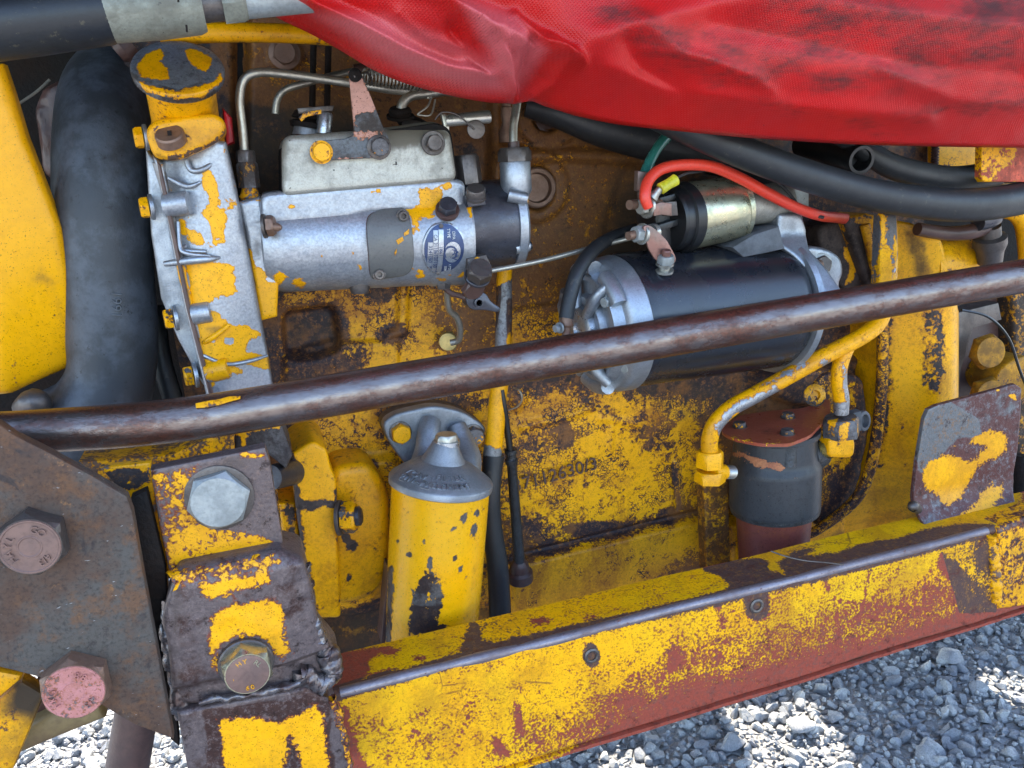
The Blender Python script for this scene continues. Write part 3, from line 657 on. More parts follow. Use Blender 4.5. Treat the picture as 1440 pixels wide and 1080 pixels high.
def oil_filler():
    t = thing('oil_filler', 'yellow oil filler neck with a knurled round cap worn to grey metal on top', 'oil filler', P(262, 200, -.12))
    fl = rpoly([(203, 184), (216, 168), (300, 158), (316, 168), (318, 186), (300, 204), (250, 226), (216, 224)], 14)
    o = obj('neck_flange', prism(fl, -.175, .07, .005, 3, step=.004), M['yel'], t)
    paint(o, [('w', -.8, 4, ('L', 3, [(222, 228), (250, 222), (300, 202), (318, 184)])), ('w', -.7, 3, (262, 193, 7, 8)), ('g', .5, 8, ('L', 3, [(210, 215), (250, 226)]))], w=.25)
    A, B = (264, 186, -.115), (251, 104, -.17)
    o = obj('neck', plathe(A, B, [(-.2, 48), (.12, 47), (.2, 45), (.6, 46), (.95, 48)], n=44, step=.004), M['yel'], t)
    paint(o, [('g', .6, 8, ('L', 3, [(225, 178), (262, 184), (305, 165)])), ('w', -.4, 6, ('L', 3, [(222, 160), (232, 172)])), ('g', .35, 12, [(290, 130), (310, 130), (312, 165), (296, 165)]), ('w', -.5, 3, ('L', 1.5, [(300, 142), (296, 150)])), ('w', -.4, 3, ('L', 2, [(296, 168), (306, 163)]))], w=.24)
    c = P(276, 156, -.158); obj('dot_boss', lathe(c, (0.1, -.9, .35), [(0, .004), (.002, .004), (.003, .001)], n=14), M['yel'], t)
    a, b = P(252, 110, -.170), P(250, 94, -.1776); ax = (b-a).normalized(); s = S(250, 100, -.17); L = (b-a).length
    bm = bmesh.new(); n = 120; k = 62*s
    add_lathe(bm, a, ax, [(0, k*.9), (.003, k*.97), (L*.55, k*.98), (L*.62, k*1.0), (L*.8, k*1.0), (L*.97, k*.975), (L*1.03, k*.93), (L*1.06, k*.80), (L*1.055, k*.4), (L*1.05, k*.1)], n=n, step=.0035)
    aa, bb, cc = frame(ax)
    for v in bm.verts:
        d = v.co-a; tt = d.dot(ax)
        if .002 < tt < L*.58:
            rr = d-ax*tt; th = math.atan2(rr.dot(bb), rr.dot(aa)); i = round(th/(2*math.pi)*n)
            v.co += rr.normalized()*(.0007 if i % 2 else -.0004)
    o = obj('filler_cap', bm, M['capgrey'], t, ang=50)
    paint(o, [('w', 1, 5, [(192, 92), (205, 76), (226, 66), (232, 78), (226, 86), (236, 96), (238, 112), (215, 112), (200, 108)]), ('w', 1, 5, [(258, 68), (280, 70), (298, 82), (298, 92), (290, 102), (282, 98), (268, 90)]),
              ('w', .35, 4, [(186, 102), (205, 118), (250, 125), (292, 116), (314, 98), (314, 115), (285, 138), (250, 142), (205, 132)]), ('u', -.3, 5, [(185, 50), (318, 50), (318, 98), (250, 124), (185, 100)])], w=-1, u=.1)
    bm = lathe(P(240, 194, -.178), (-.12, -.62, .77), [(-.004, .0125), (.004, .0125), (.0055, .0112), (.0058, .0005)], n=28)
    o = obj('slotted_screw', bm, M['rustbolt'], t)
    bm = bmesh.new(); box(bm, P(239, 189, -.182)+Vector((0, 0, .001)), (.003, .012, .004)); obj('slot', bm, M['void'], o)
oil_filler()

# ================================================================== INJECTION PUMP
def pump():
    t = thing('injection_pump', 'grey alloy fuel injection pump with oval maker plate and black hydraulic head', 'injection pump', P(510, 340, -.11))
    A, B = (366, 346, -.105), (652, 331, -.105)
    a, b = P(*A), P(*B); RB = 66*S(500, 340, -.105)
    zc = lambda x: a.z+(b.z-a.z)*(x-a.x)/(b.x-a.x)
    def wrap(off):
        return lambda c: Vector((c.x, c.y+(RB-math.sqrt(max(1e-6, RB*RB-min(.98*RB, abs(c.z-zc(c.x)))**2))), c.z))
    body = plathe(A, B, [(0, 40), (.01, 58), (.05, 64), (.10, 66), (.5, 67), (.80, 67), (.815, 69), (.985, 69), (1, 67), (1, 40)], n=72, step=.004)
    o = obj('pump_body', body, M['yelalu'], t)
    paint(o, [('w', 1.1, 5, [(588, 268), (620, 262), (622, 285), (608, 300), (592, 312), (582, 335), (578, 300), (566, 298)]), ('w', .9, 4, (505, 270, 14, 6)), ('w', 1, 4, [(390, 378), (402, 386), (398, 398), (386, 400)]), ('w', .95, 4, (421, 398, 11, 8)), ('w', .8, 4, [(500, 372), (512, 368), (512, 382), (502, 384)]),
              ('w', 1, 3, (660, 290, 3, 20)), ('w', 1, 3, (588, 384, 8, 8)), ('w', .9, 3, [(606, 392), (655, 380), (655, 390), (620, 397)]), ('w', 1, 3, (574, 372, 5, 9)),
              ('g', .5, 12, ('L', 5, [(512, 400), (516, 330), (520, 300)])), ('g', .38, 14, ('L', 8, [(370, 405), (520, 405), (640, 392)])), ('g', .7, 3, ('L', 1.5, [(602, 262), (602, 270)])), ('g', .25, 10, ('L', 4, [(372, 270), (500, 262), (640, 255)]))], w=-.02)
    sh = rpoly([(366, 272), (402, 268), (640, 250), (656, 256), (656, 300), (630, 296), (520, 300), (470, 312), (366, 318)], 12)
    o = obj('body_shoulder', prism(sh, -.1445, .065, .010, 4, step=.004), M['yelalu'], t)
    paint(o, [('w', 1.0, 5, [(588, 266), (622, 260), (624, 288), (604, 302), (575, 300), (590, 285)]), ('w', .8, 3, [(518, 268), (534, 264), (536, 270), (520, 276)]), ('w', .8, 4, (630, 262, 6, 6)), ('w', .9, 4, (413, 290, 5, 3)), ('g', .3, 8, ('L', 3, [(400, 272), (640, 252)]))], w=-.04)
    lid = rpoly([(397, 276), (396, 205), (402, 190), (520, 182), (615, 168), (633, 178), (644, 254)], 12)
    gk = [(x-1 if x < 500 else x+1, y+3 if y > 230 else y+4) for x, y in lid]
    obj('lid_gasket', prism(gk, -.142, .06, .001, 1), M['void'], t)
    def dome(c):
        p = proj(np.array([c[:]])); f = max(0, 1-(p[1][0]-168)/34); return Vector((c.x, c.y+.018*f*f, c.z))
    o = obj('governor_cover', prism(lid, -.148, .07, .010, 5, step=.0045, fn=dome), M['aluold'], t)
    paint(o, [('g', .7, 14, [(540, 178), (610, 168), (635, 190), (600, 205), (548, 210)]), ('g', .35, 10, ('L', 5, [(400, 200), (396, 270)])), ('g', .6, 12, ('L', 5, [(396, 188), (520, 180)])), ('g', .5, 10, ('L', 4, [(632, 180), (642, 250)]))])
    # throttle stop bracket
    br = [(438, 206), (444, 198), (485, 195), (496, 190), (498, 184), (488, 112), (487, 104), (492, 99), (500, 101), (505, 108), (538, 178), (545, 190), (548, 200), (547, 214), (542, 221), (450, 226), (438, 218)]
    def twist(c):
        p = proj(np.array([c[:]]))[1][0]; f = max(0, min(1, (190-p)/80)); return Vector((c.x, c.y-.02*f, c.z))
    o = obj('lever_bracket', prism(br, -.156, .0045, .0008, 1, step=.004, fn=twist), M['pinkgrey'], t)
    paint(o, [('w', 1, 5, [(486, 98), (505, 100), (528, 150), (515, 160), (498, 175)]), ('w', .3, 5, [(497, 183), (542, 180), (545, 195), (495, 200)]), ('w', -.9, 4, [(502, 162), (535, 158), (540, 180), (498, 182)]), ('w', .3, 3, ('L', 2, [(440, 224), (545, 220)])), ('w', .8, 3, [(512, 132), (522, 132), (526, 160), (518, 158)]), ('g', .6, 4, ('L', 2, [(498, 184), (543, 184)])), ('u', .6, 4, (506, 130, 8, 14))], w=-.9)
    o = bolt(t, (452, 214, -.157), 14, M['yel'], .75, washer=(16, 2), rot=.5); paint(o, [], w=.35)
    o = bolt(t, (533, 207, -.157), 14, M['yelgrey'], .8, washer=(17, 3), wmat=M['dsteel']); paint(o, [], w=-.1)
    bolt(t, (609, 201, -.150), 12, M['dsteel'], .9, washer=(17, 4), wmat=M['dsteel'], rot=.1)
    obj('cable_clamp', lathe(P(499, 106, -.180), FRONT, [(0, .006), (.004, .006), (.005, .004)], n=16), M['void'], t)
    # inspection cover
    cv = rpoly([(516, 330), (518, 304), (545, 292), (574, 291), (579, 310), (584, 372), (578, 390), (528, 398), (522, 385)], 13)
    cy = a.y-RB
    fr = [(x+(-3 if x < 550 else 3), y+(-3 if y < 345 else 3)) for x, y in cv]
    o = obj('cover_gasket', prism(fr, cy-.0012, .02, .002, 2, step=.005, fn=wrap(0)), M['brownpaint'], t)
    o = obj('inspection_cover', prism(cv, cy-.0045, .008, .0012, 2, step=.005, fn=wrap(0)), M['slate'], t)
    for pts in ([(557, 338), (566, 333), (568, 338), (560, 344)], [(568, 328), (576, 322), (575, 329), (569, 332)], [(555, 356), (558, 350), (558, 355), (556, 360)]):
        obj('paint_fleck', prism(pts, cy-.0056, .0018, 0, 0, step=.004, fn=wrap(0)), M['yel'], o)
    for x, y in ((568, 304), (535, 387)):
        c = wrap(0)(P(x, y, cy-.0035)); q = obj('cover_screw', lathe(c, FRONT, [(0, .0065), (.002, .0065), (.0021, .0052), (.006, .005), (.0065, .0044), (.0065, .0026), (.003, .0024), (.003, .0005)], n=24), M['dsteel'], t)
    # oval maker plate
    zp = P(625, 350, cy)
    o = obj('maker_plate', prism(ell(625, 350, 31, 39, 40), cy-.0030-.0008, .006, .0006, 1, step=.004, fn=wrap(0)), M['alubright'], t)
    obj('blue_field', prism(ell(625, 350, 28, 35.5, 40), cy-.0030-.0016, .002, 0, 0, step=.004, fn=wrap(0)), M['plateblue'], o)
    q = cy-.0030-.0022
    for pts in ([(602, 341), (609, 341), (609, 376), (602, 375)], [(609.6, 324), (616, 324), (616, 383), (609.6, 384)], [(617, 323), (624, 323), (624, 384), (617, 383)]):
        obj('number_field', prism(pts, q, .002, 0, 0, step=.004, fn=wrap(0)), M['alubright'], o)
    obj('round_emblem', prism(ell(637, 355, 11.5, 15, 30), q, .002, 0, 0, step=.004, fn=wrap(0)), M['alubright'], o)
    dn = P(625, 372, q)-P(624, 328, q); bl = M['plateblue']
    def tp(body, x, y, size, m, sx=1.): text(body, P(x, y, q-.0003), size, dn, FRONT, m, o, .00025, 'plate_lettering', wrap(0), sx)
    tp('C', 633, 354, .0205, bl, .95); tp('AV', 640.5, 359, .0095, bl, 1.0)
    tp('3241150', 605.7, 358, .0050, bl, 1.0); tp('CA 31106100150', 613, 354, .0050, bl, .95); tp('1861', 620.5, 354, .0050, bl, 1)
    tp('TYPE', 631, 328, .0042, M['white'], 1); tp('DPA', 638, 331, .0042, M['white'], 1); tp('SER', 629, 379, .0035, M['white'], 1); tp('LTD', 635, 377, .0035, M['white'], 1)
    for x, y in ((621, 318), (620, 386)):
        obj('plate_rivet', lathe(wrap(0)(P(x, y, q)), FRONT, [(0, .0022), (.0008, .0022), (.001, .0008)], n=14), M['dsteel'], o)
    # hydraulic head
    obj('hydraulic_head', plathe((646, 318, -.100), (716, 314, -.100), [(0, 50), (.04, 61), (.95, 61), (1, 59), (1, 40)], n=56), M['bluesteel'], t)
    o = obj('end_ring', plathe((712, 314, -.100), (727, 313, -.100), [(0, 55), (.1, 63), (.8, 63), (1, 60), (1, 30)], n=48), M['alu'], t)
    zb = [(722, 262), (744, 276), (742, 312), (735, 345), (724, 360)]
    o = obj('end_bracket', prism(zb, -.128, .03, .002, 2, step=.004), M['yelalu'], t); paint(o, [('w', 1.3, 3, [(731, 262), (748, 280), (744, 315), (736, 345), (730, 330)])], w=.15, g=.2)
    obj('end_lug', plathe((724, 349, -.135), (744, 345, -.135), [(0, 9), (.85, 9), (1, 8)], n=20), M['alu'], t)
    obj('end_lug_tip', plathe((741, 346, -.135), (747, 345, -.135), [(0, 7), (1, 6)], n=16), M['plastic'], t)
    o = obj('outlet_port', plathe((727, 290, -.125), (724, 226, -.125), [(0, 12), (.12, 14), (.35, 22), (.95, 22), (1, 20)], n=36), M['alu'], t)
    obj('port_lug', plathe((715, 274, -.14), (742, 280, -.145), [(0, 10), (.9, 9), (1, 7)], n=18), M['alu'], t)
    bm = bmesh.new(); add_hex(bm, P(724, 227, -.125), P(723, 205, -.125)-P(724, 227, -.125), 24*S(724, 220, -.125), .014, rot=.35); obj('outlet_nut', bm, M['dsteel'], t)
    obj('nut_collar', plathe((723, 211, -.125), (722, 199, -.125), [(0, 9), (1, 8)], n=18), M['brownpaint'], t)
    # fittings along the top edge
    bm = bmesh.new(); add_hex(bm, P(660, 258, -.12), P(654, 214, -.12)-P(660, 258, -.12), 19*S(655, 230, -.12), .029, rot=.5); obj('banjo_nut', bm, M['dsteel'], t)
    obj('banjo_neck', plathe((660, 262, -.12), (659, 245, -.12), [(0, 8), (.6, 11), (1, 11)], n=20), M['bluesteel'], t)
    bm = prism([(655, 276), (682, 272), (684, 288), (658, 292)], -.155, .04, .002); obj('head_lug', bm, M['bluesteel'], t)
    obj('head_plug', lathe(P(669, 278, -.16), (-.05, -.55, .83), [(0, .0105), (.003, .0105), (.0035, .0095), (.010, .0095), (.0115, .0085), (.0118, .002)], n=28), M['dsteel'], t)
    bolt(t, (629, 296, -.150), 14, M['bluesteel'], .8, axis=(-.05, -.8, .6), washer=(17, 6), wmat=M['brownpaint'], rot=.2)
    # fittings below
    bm = prism([(657, 364), (684, 358), (690, 370), (686, 382), (658, 384)], -.158, .04, .002); obj('lower_lug', bm, M['dsteel'], t)
    bolt(t, (671, 389, -.168), 19, M['dsteel'], .9, axis=(.1, -.75, .65), washer=(19, 5), wmat=M['bluesteel'], rot=.25)
    obj('lug_dot', lathe(P(671, 366, -.159), FRONT, [(0, .0035), (.001, .003), (.001, .0005)], n=8), M['yel'], t)
    bolt(t, (664, 404, -.150), 17, M['brownpaint'], .6, axis=(.1, -.75, -.5), rot=.1, name='lower_nut')
    obj('lower_plug', plathe((505, 392, -.12), (506, 412, -.12), [(0, 15), (.6, 15), (1, 12)], n=20), M['dsteel'], t)
    obj('drain_plug', plathe((622, 388, -.12), (624, 406, -.12), [(0, 11), (.7, 11), (1, 9)], n=6), M['dsteel'], t)
    obj('drain_link', tube([(622, 402, -.12, 4), (634, 412, -.12, 4), (650, 417, -.12, 4), (668, 424, -.125, 5)]), M['brownpaint'], t)
    lg = rpoly([(656, 412), (668, 408), (684, 412), (690, 424), (706, 434), (700, 440), (682, 436), (664, 437), (655, 428)], 8)
    o = obj('return_lug', prism(lg, -.128, .02, .002), M['bluesteel'], t)
    obj('hollow_tip', lathe(P(672, 425, -.128), FRONT, [(0, .0052), (.006, .0052), (.0062, .0045), (.0062, .0034), (-.001, .003), (-.002, .0004)], n=24), M['bluesteel'], o)
    # throttle spindle on top, behind the bracket
    obj('spindle_boss', plathe((431, 190, -.10), (431, 178, -.10), [(0, 20), (.7, 18), (1, 17)], n=28), M['alu'], t)
    obj('spindle_cap', plathe((431, 180, -.10), (433, 158, -.10), [(0, 22), (.3, 24), (.5, 14), (.6, 22), (1, 18)], n=24), M['void'], t)
    obj('spindle_post', plathe((455, 188, -.11), (457, 158, -.11), [(0, 11), (.9, 11), (1, 9)], n=20), M['alubright'], t)
    obj('yellow_clip', prism([(420, 165), (428, 158), (452, 154), (452, 160), (432, 164), (424, 171)], -.13, .004, .0005), M['yelgrey'], t)
    obj('idle_post', plathe((366, 0, -.10), (368, 0, -.10), [(0, .01), (1, .01)], n=4), M['void'], t) if False else None
    obj('throttle_arm', prism([(418, 152), (470, 148), (468, 156), (420, 160)], -.115, .006, .001), M['dsteel'], t)
    obj('dark_elbow', tube([(604, 198, -.08, 9), (598, 182, -.08, 10), (572, 170, -.08, 12), (566, 158, -.08, 12)]), M['void'], t)
    bm = lathe(P(580, 190, -.12), (0, -.3, 1), [(0, .012), (.004, .013), (.008, .010), (.012, .010)], n=24); obj('spindle_nut', bm, M['dsteel'], t)
    bm = lathe(P(563, 166, -.10), (0, -.35, 1), [(0, .014), (.003, .014), (.0035, .011), (.007, .012), (.010, .010)], n=24); obj('banjo_collar', bm, M['void'], t)
    # stop lever with its pin
    obj('stop_lever', prism([(620, 160), (628, 160), (632, 172), (632, 192), (624, 196), (624, 176)], -.14, .006, .001), M['pipe'], t)
    obj('lever_pin', plathe((626, 170, -.14), (689, 164, -.14), [(0, 8), (.1, 8), (.5, 8.5), (.96, 9), (1, 8), (1, 1)], n=24), M['zinc'], t)
    obj('lever_disc', lathe(P(669, 182, -.145), FRONT, [(0, .009), (.002, .009), (.0025, .0075)], n=24), M['dsteel'], t)
    obj('locking_wire', tube([(612, 168, -.145), (622, 158, -.15), (640, 160, -.152), (652, 168, -.152), (660, 176, -.15), (668, 182, -.15)], 1.2, n=8), M['dsteel'], t)
pump()

# ================================================================== PIPES, SPRING AND RODS ROUND THE PUMP
def pipes():
    o = obj('fuel_pipe', tube([(344, 214, -.12), (341, 180, -.12), (337, 140, -.12), (343, 112, -.12), (364, 102, -.12), (400, 104, -.115), (460, 112, -.11), (520, 121, -.11), (560, 127, -.10), (620, 128, -.09), (660, 133, -.08), (720, 140, -.07)], 6.2, n=16), M['pipe'])
    t = thing('fuel_pipe', 'long bare metal fuel pipe that rises from the flange nut and runs over the pump', 'pipe', P(344, 240, -.12))
    o.name = 'pipe_run'; o.data.transform(Matrix.Translation(-t.location)); o.parent = t; o['_o'] = list(t.location)
    bm = bmesh.new(); add_hex(bm, P(346, 228, -.12), P(345, 212, -.12)-P(346, 228, -.12), 14*S(345, 220, -.12), .011, rot=.2); obj('pipe_nut', bm, M['dsteel'], t)
    bm = bmesh.new(); add_hex(bm, P(351, 264, -.12), P(347, 230, -.12)-P(351, 264, -.12), 15*S(350, 250, -.12), .024, rot=.6); o = obj('union_body', bm, M['yelgrey'], t); paint(o, [('w', .6, 3, (353, 250, 5, 8))], w=-.5, g=.4)
    obj('union_base', plathe((352, 284, -.12), (351, 262, -.12), [(0, 11), (.3, 15), (.6, 12), (1, 10)], n=20), M['yelgrey'], t)
    tag(obj('fuel_pipe', tube([(387, 160, -.06), (390, 140, -.06), (402, 126, -.06), (430, 117, -.06), (470, 106, -.05), (500, 100, -.04), (540, 98, -.04)], 5, n=14), M['pipe']), 'short brownish fuel pipe bending up behind the pump cover', 'pipe')
    t = thing('fuel_pipe', 'metal fuel pipe that bends over the dark banjo collar under the tarpaulin edge', 'pipe', P(565, 158, -.10))
    obj('pipe_run', tube([(563, 158, -.10), (567, 144, -.10), (580, 134, -.10), (604, 131, -.10), (628, 127, -.10), (650, 122, -.10), (700, 120, -.09)], 7, n=16), M['pipe'], t)
    obj('pipe_band', tube([(603, 124, -.1), (603, 139, -.1)], 5, n=10), M['pipe'], t)
    obj('wire_clip', tube([(606, 138, -.12), (601, 150, -.125), (588, 160, -.125), (592, 162, -.125), (606, 161, -.125), (612, 140, -.12)], 1.3, n=8), M['pipe'], t)
    tag(obj('fuel_pipe', tube([(722, 208, -.125), (722, 180, -.122), (725, 160, -.12), (729, 130, -.11), (732, 110, -.1)], 6, n=16), M['pipe']), 'short upright fuel pipe entering the nut at the right end of the pump', 'pipe')
    tag(obj('pipe_fitting', plathe((712, 200, -.06), (712, 130, -.06), [(0, 10), (.2, 11), (.4, 6), (.5, 8), (.7, 8), (.72, 6), (1, 7)], n=20), M['rustbolt']), 'rusty knobbly fitting standing behind the upright fuel pipe', 'fitting')
    # coil spring
    pts = []; a, b = P(512, 106, -.13), P(592, 116, -.12); d = (b-a); e1, e2, _ = frame(d); rr = 12*S(550, 108, -.13)
    for i in range(16*12):
        th = i/12*2*math.pi; p = a+d*(i/(16*12))+(e1*math.cos(th)+e2*math.sin(th))*rr*(.7+.3*min(1, i/12)); pts.append((*p, .0010))
    t = thing('return_spring', 'coiled wire return spring running from the bracket tip under the red tarpaulin', 'spring', a)
    obj('coil', tube(pts, world=True, n=6, k=1), M['pipe'], t)
    obj('spring_hook', tube([(498, 108, -.185), (506, 104, -.165), (516, 102, -.15), (522, 110, -.14), (523, 119, -.135)], 1.7, n=8), M['dsteel'], t)
    tag(obj('push_rod', tube([(498, 99, -.06), (560, 88, -.06), (600, 84, -.06)], 8, n=14), M['brownpaint']), 'dull brown rod lying behind the coil spring', 'rod')
    for x0, lb in ((440, 'left one of two dark upright rods behind the pump'), (461, 'right one of two dark upright rods behind the pump')):
        tag(obj('upright_rod', tube([(x0+1, 60, -.03), (x0, 100, -.03), (x0-1, 150, -.03)], 4.5, n=12), M['void']), lb, 'rod', 'upright rods behind the pump')
    t = thing('control_rod', 'thin straight steel rod reaching from the pump towards the starter motor', 'rod', P(790, 360, -.14))
    obj('rod', tube([(684, 382, -.16), (760, 367, -.14), (830, 349, -.12), (905, 330, -.11)], 3.6, n=12), M['pipe'], t)
    t = thing('drain_pipe', 'small S-shaped steel pipe ending in a brass nut below the pump', 'pipe', P(632, 478, -.03))
    obj('pipe_run', tube([(629, 398, -.09), (629, 420, -.08), (632, 436, -.07), (642, 446, -.06), (647, 462, -.05), (645, 478, -.04), (634, 482, -.035)], 4.6, n=14), M['bluesteel'] if False else M['pipe'], t)
    bolt(t, (631, 479, -.012), 15, M['brass'], .6, axis=(-.35, -1, 0), rot=.1, name='brass_nut')
pipes()
def breather():
    t = thing('breather_pipe', 'vertical pipe bare steel above and yellow then dark below the tie rod', 'pipe', P(700, 870, -.05))
    o = obj('upper_pipe', tube([(712, 365, -.05), (709, 390, -.05), (709, 430, -.05), (708, 470, -.05), (706, 520, -.05), (700, 560, -.052), (697, 600, -.055), (692, 640, -.055)], 10.5, n=24, rfn=lambda f: 1+.25*f), worn('pipe_paint', under=(.30, .30, .30), under2=(.06, .035, .03), mu=.7, mu2=.1, amp=(.6, .7, .3), dirt=.2, ucut=.7), t)
    paint(o, [('w', .9, 5, [(690, 378), (722, 378), (722, 392), (712, 396), (700, 404), (690, 404)]), ('w', .8, 6, [(680, 530), (722, 530), (722, 640), (680, 625)]), ('w', .9, 3, (716, 478, 5, 7)), ('u', .6, 5, [(695, 395), (704, 395), (703, 430), (695, 470)]), ('u', .5, 5, [(712, 420), (722, 420), (722, 500), (714, 500)])], w=-.8, u=.1)
    obj('lower_hose', tube([(694, 640, -.055, 15), (690, 690, -.06, 14), (692, 740, -.06, 14), (700, 800, -.06, 15), (704, 880, -.06, 16)], n=24), M['rubber'], t)
    t = thing('dipstick', 'thin dark dipstick tube with a collar to the right of the fuel filter', 'dipstick', P(732, 800, -.03))
    obj('stick', tube([(706, 548, -.06, 3), (709, 570, -.06, 4), (713, 600, -.055, 4.5), (718, 640, -.05, 5)], n=12), M['plastic'], t)
    obj('tube', plathe((718, 632, -.05), (731, 798, -.04), [(0, 9), (.03, 9), (.04, 7.5), (.07, 7.5), (.08, 9.5), (.11, 9), (.13, 7), (1, 8)], n=20), M['iron'], t)
    obj('tube_nut', plathe((730, 788, -.04), (732, 815, -.035), [(0, 8), (.2, 13), (.5, 14), (.6, 18), (1, 18)], n=20), M['brownpaint'], t)
    obj('loose_wire', tube([(722, 545, -.04), (731, 550, -.05), (734, 562, -.05), (727, 572, -.045), (714, 577, -.04)], 1.2, n=6), M['pipe'], t)
breather()
# yellow pipe and bolt behind, hydraulic ram upper left
o = tag(obj('yellow_pipe', tube([(225, 52, -.14, 13), (300, 46, -.14, 13.5), (400, 47, -.13, 13), (500, 53, -.12, 13), (620, 60, -.1, 13)], n=22), M['yel']), 'orange-yellow pipe crossing behind the top left edge of the tarpaulin', 'pipe')
paint(o, [('g', .5, 8, ('L', 3, [(250, 58), (480, 64)])), ('w', -.5, 5, (372, 43, 10, 5)), ('w', -.5, 5, (275, 48, 16, 5))], w=.2)
def ram():
    t = thing('hydraulic_hose', 'thick black hydraulic hose with a grey crimped fitting in the top left corner', 'hydraulic hose', P(80, 40, -.3))
    obj('hose', plathe((-60, 42, -.28), (155, 18, -.28), [(0, 48), (.5, 46), (.97, 42), (1, 40)], n=48, step=.01), M['blackhose'], t)
    obj('crimp_collar', plathe((148, 18, -.28), (285, 8, -.28), [(0, 38), (.02, 41), (.5, 41), (.93, 38), (1, 34), (1, 20)], n=40), M['crimp'], t)
    obj('fitting_neck', plathe((280, 8, -.28), (320, 4, -.28), [(0, 24), (1, 22)], n=28), M['dsteel'], t)
    a = P(312, 4, -.28); bm = bmesh.new(); add_hex(bm, a, P(345, 1, -.28)-a, 31*S(312, 4, -.28), .017, rot=.2); obj('hex_nut', bm, M['crimp'], t)
    obj('pipe_end', plathe((338, 2, -.28), (460, -10, -.28), [(0, 24), (1, 24)], n=28), M['greybolt'], t)
    for x, y in ((250, -2), (262, 40)): obj('crimp_mark', tube([(x, y-5, -.313), (x+1, y+5, -.313)], 1.6, n=6), M['void'], t)
ram()
# big dusty hose at left
def big_hose():
    t = thing('radiator_hose', 'thick dusty grey-blue radiator hose standing between the yellow cowl and the timing case', 'hose', P(145, 560, -.05))
    o = obj('hose', tube([(172, 100, .10, 54), (152, 134, .03, 61), (143, 190, -.03, 62), (143, 280, -.055, 63), (150, 380, -.06, 62), (158, 470, -.06, 60), (156, 530, -.06, 58), (135, 580, -.06, 66), (95, 620, -.05, 80)], n=56, k=8), M['hoseblue'], t)
    d = P(163, 455, -.11)-P(163, 415, -.11)
    c = P(168, 428, 0); cc = P(150, 428, -.06)
    text('1991', P(163, 428, -.06-64*S(150, 428, -.06)+.0018), .0135, d, FRONT, M['hoseblue'], t, .0012, 'moulded_number')
    tag(obj('rubber_strap', tube([(218, 430, .02, 14), (226, 500, .01, 14), (246, 570, 0, 14)], n=10), M['rubber']), 'dull grey rubber strip in the gap right of the radiator hose', 'strip')
    cw = thing('cowl', 'bright yellow curved cowl at the left edge with a speckled worn lower edge', 'cowl', P(20, 500, -.1))
    def bulge(c):
        p = proj(np.array([c[:]])); x, y = p[0][0], p[1][0]
        f = max(0, (y-300)/280); return Vector((c.x, c.y+.05*f*f*(.4+max(0, x)/110), c.z))
    out = [(-60, 80), (2, 88), (16, 130), (34, 190), (62, 262), (84, 322), (96, 400), (104, 470), (106, 505), (90, 528), (40, 548), (8, 562), (-60, 566)]
    o = obj('panel', prism(out, -.10, .022, .009, 5, step=.006, fn=bulge), M['yelclean'], cw)
    paint(o, [('g', .42, 30, ('L', 10, [(55, 380), (80, 430), (95, 480)])), ('w', -.05, 24, ('L', 4, [(66, 400), (86, 440), (92, 470)])), ('g', .18, 40, ('L', 12, [(25, 320), (50, 360)])), ('w', -.5, 5, (55, 304, 4, 7)), ('w', -.5, 5, (22, 530, 5, 14)), ('w', -.6, 6, ('L', 2, [(2, 556), (48, 545)])), ('w', -.4, 4, (10, 520, 6, 7)), ('w', -.5, 4, ('L', 1, [(67, 480), (74, 495)])), ('g', .5, 10, ('L', 5, [(20, 560), (90, 530)]))], w=.45)
    # things in the dark gap
    w = thing('radiator_core', 'black oily back panel deep in the gap at the left', 'panel', (-.6, .3, .9))
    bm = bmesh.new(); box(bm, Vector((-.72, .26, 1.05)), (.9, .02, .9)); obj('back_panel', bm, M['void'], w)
    tag(obj('dark_fitting', plathe((165, 75, -.02), (185, 60, -.02), [(0, 14), (.4, 20), (1, 16)], n=20), M['brownpaint']), 'dark reddish fitting above the bend of the radiator hose', 'fitting')
    tag(obj('hose_clip', bmesh.ops.create_icosphere and tube([(30, 575, -.09, 14), (48, 566, -.10, 20), (62, 570, -.09, 13)], n=14), M['dsteel']), 'grey lumpy clamp screw under the yellow cowl', 'clamp')
    tag(obj('thin_cable', tube([(20, 150, .1, 2), (50, 130, .1, 2), (70, 112, .1, 2)], n=6), M['pipe']), 'thin pale wire in the dark gap beside the yellow cowl', 'wire')
    tag(obj('rusty_casting', prism(rpoly([(46, 150), (60, 120), (100, 105), (140, 120), (110, 260), (60, 250)], 18), .06, .08, .01, 3, step=.01, rough=.004), M['brownpaint']), 'rusty brown casting half hidden in the dark gap behind the hose', 'casting')
big_hose()
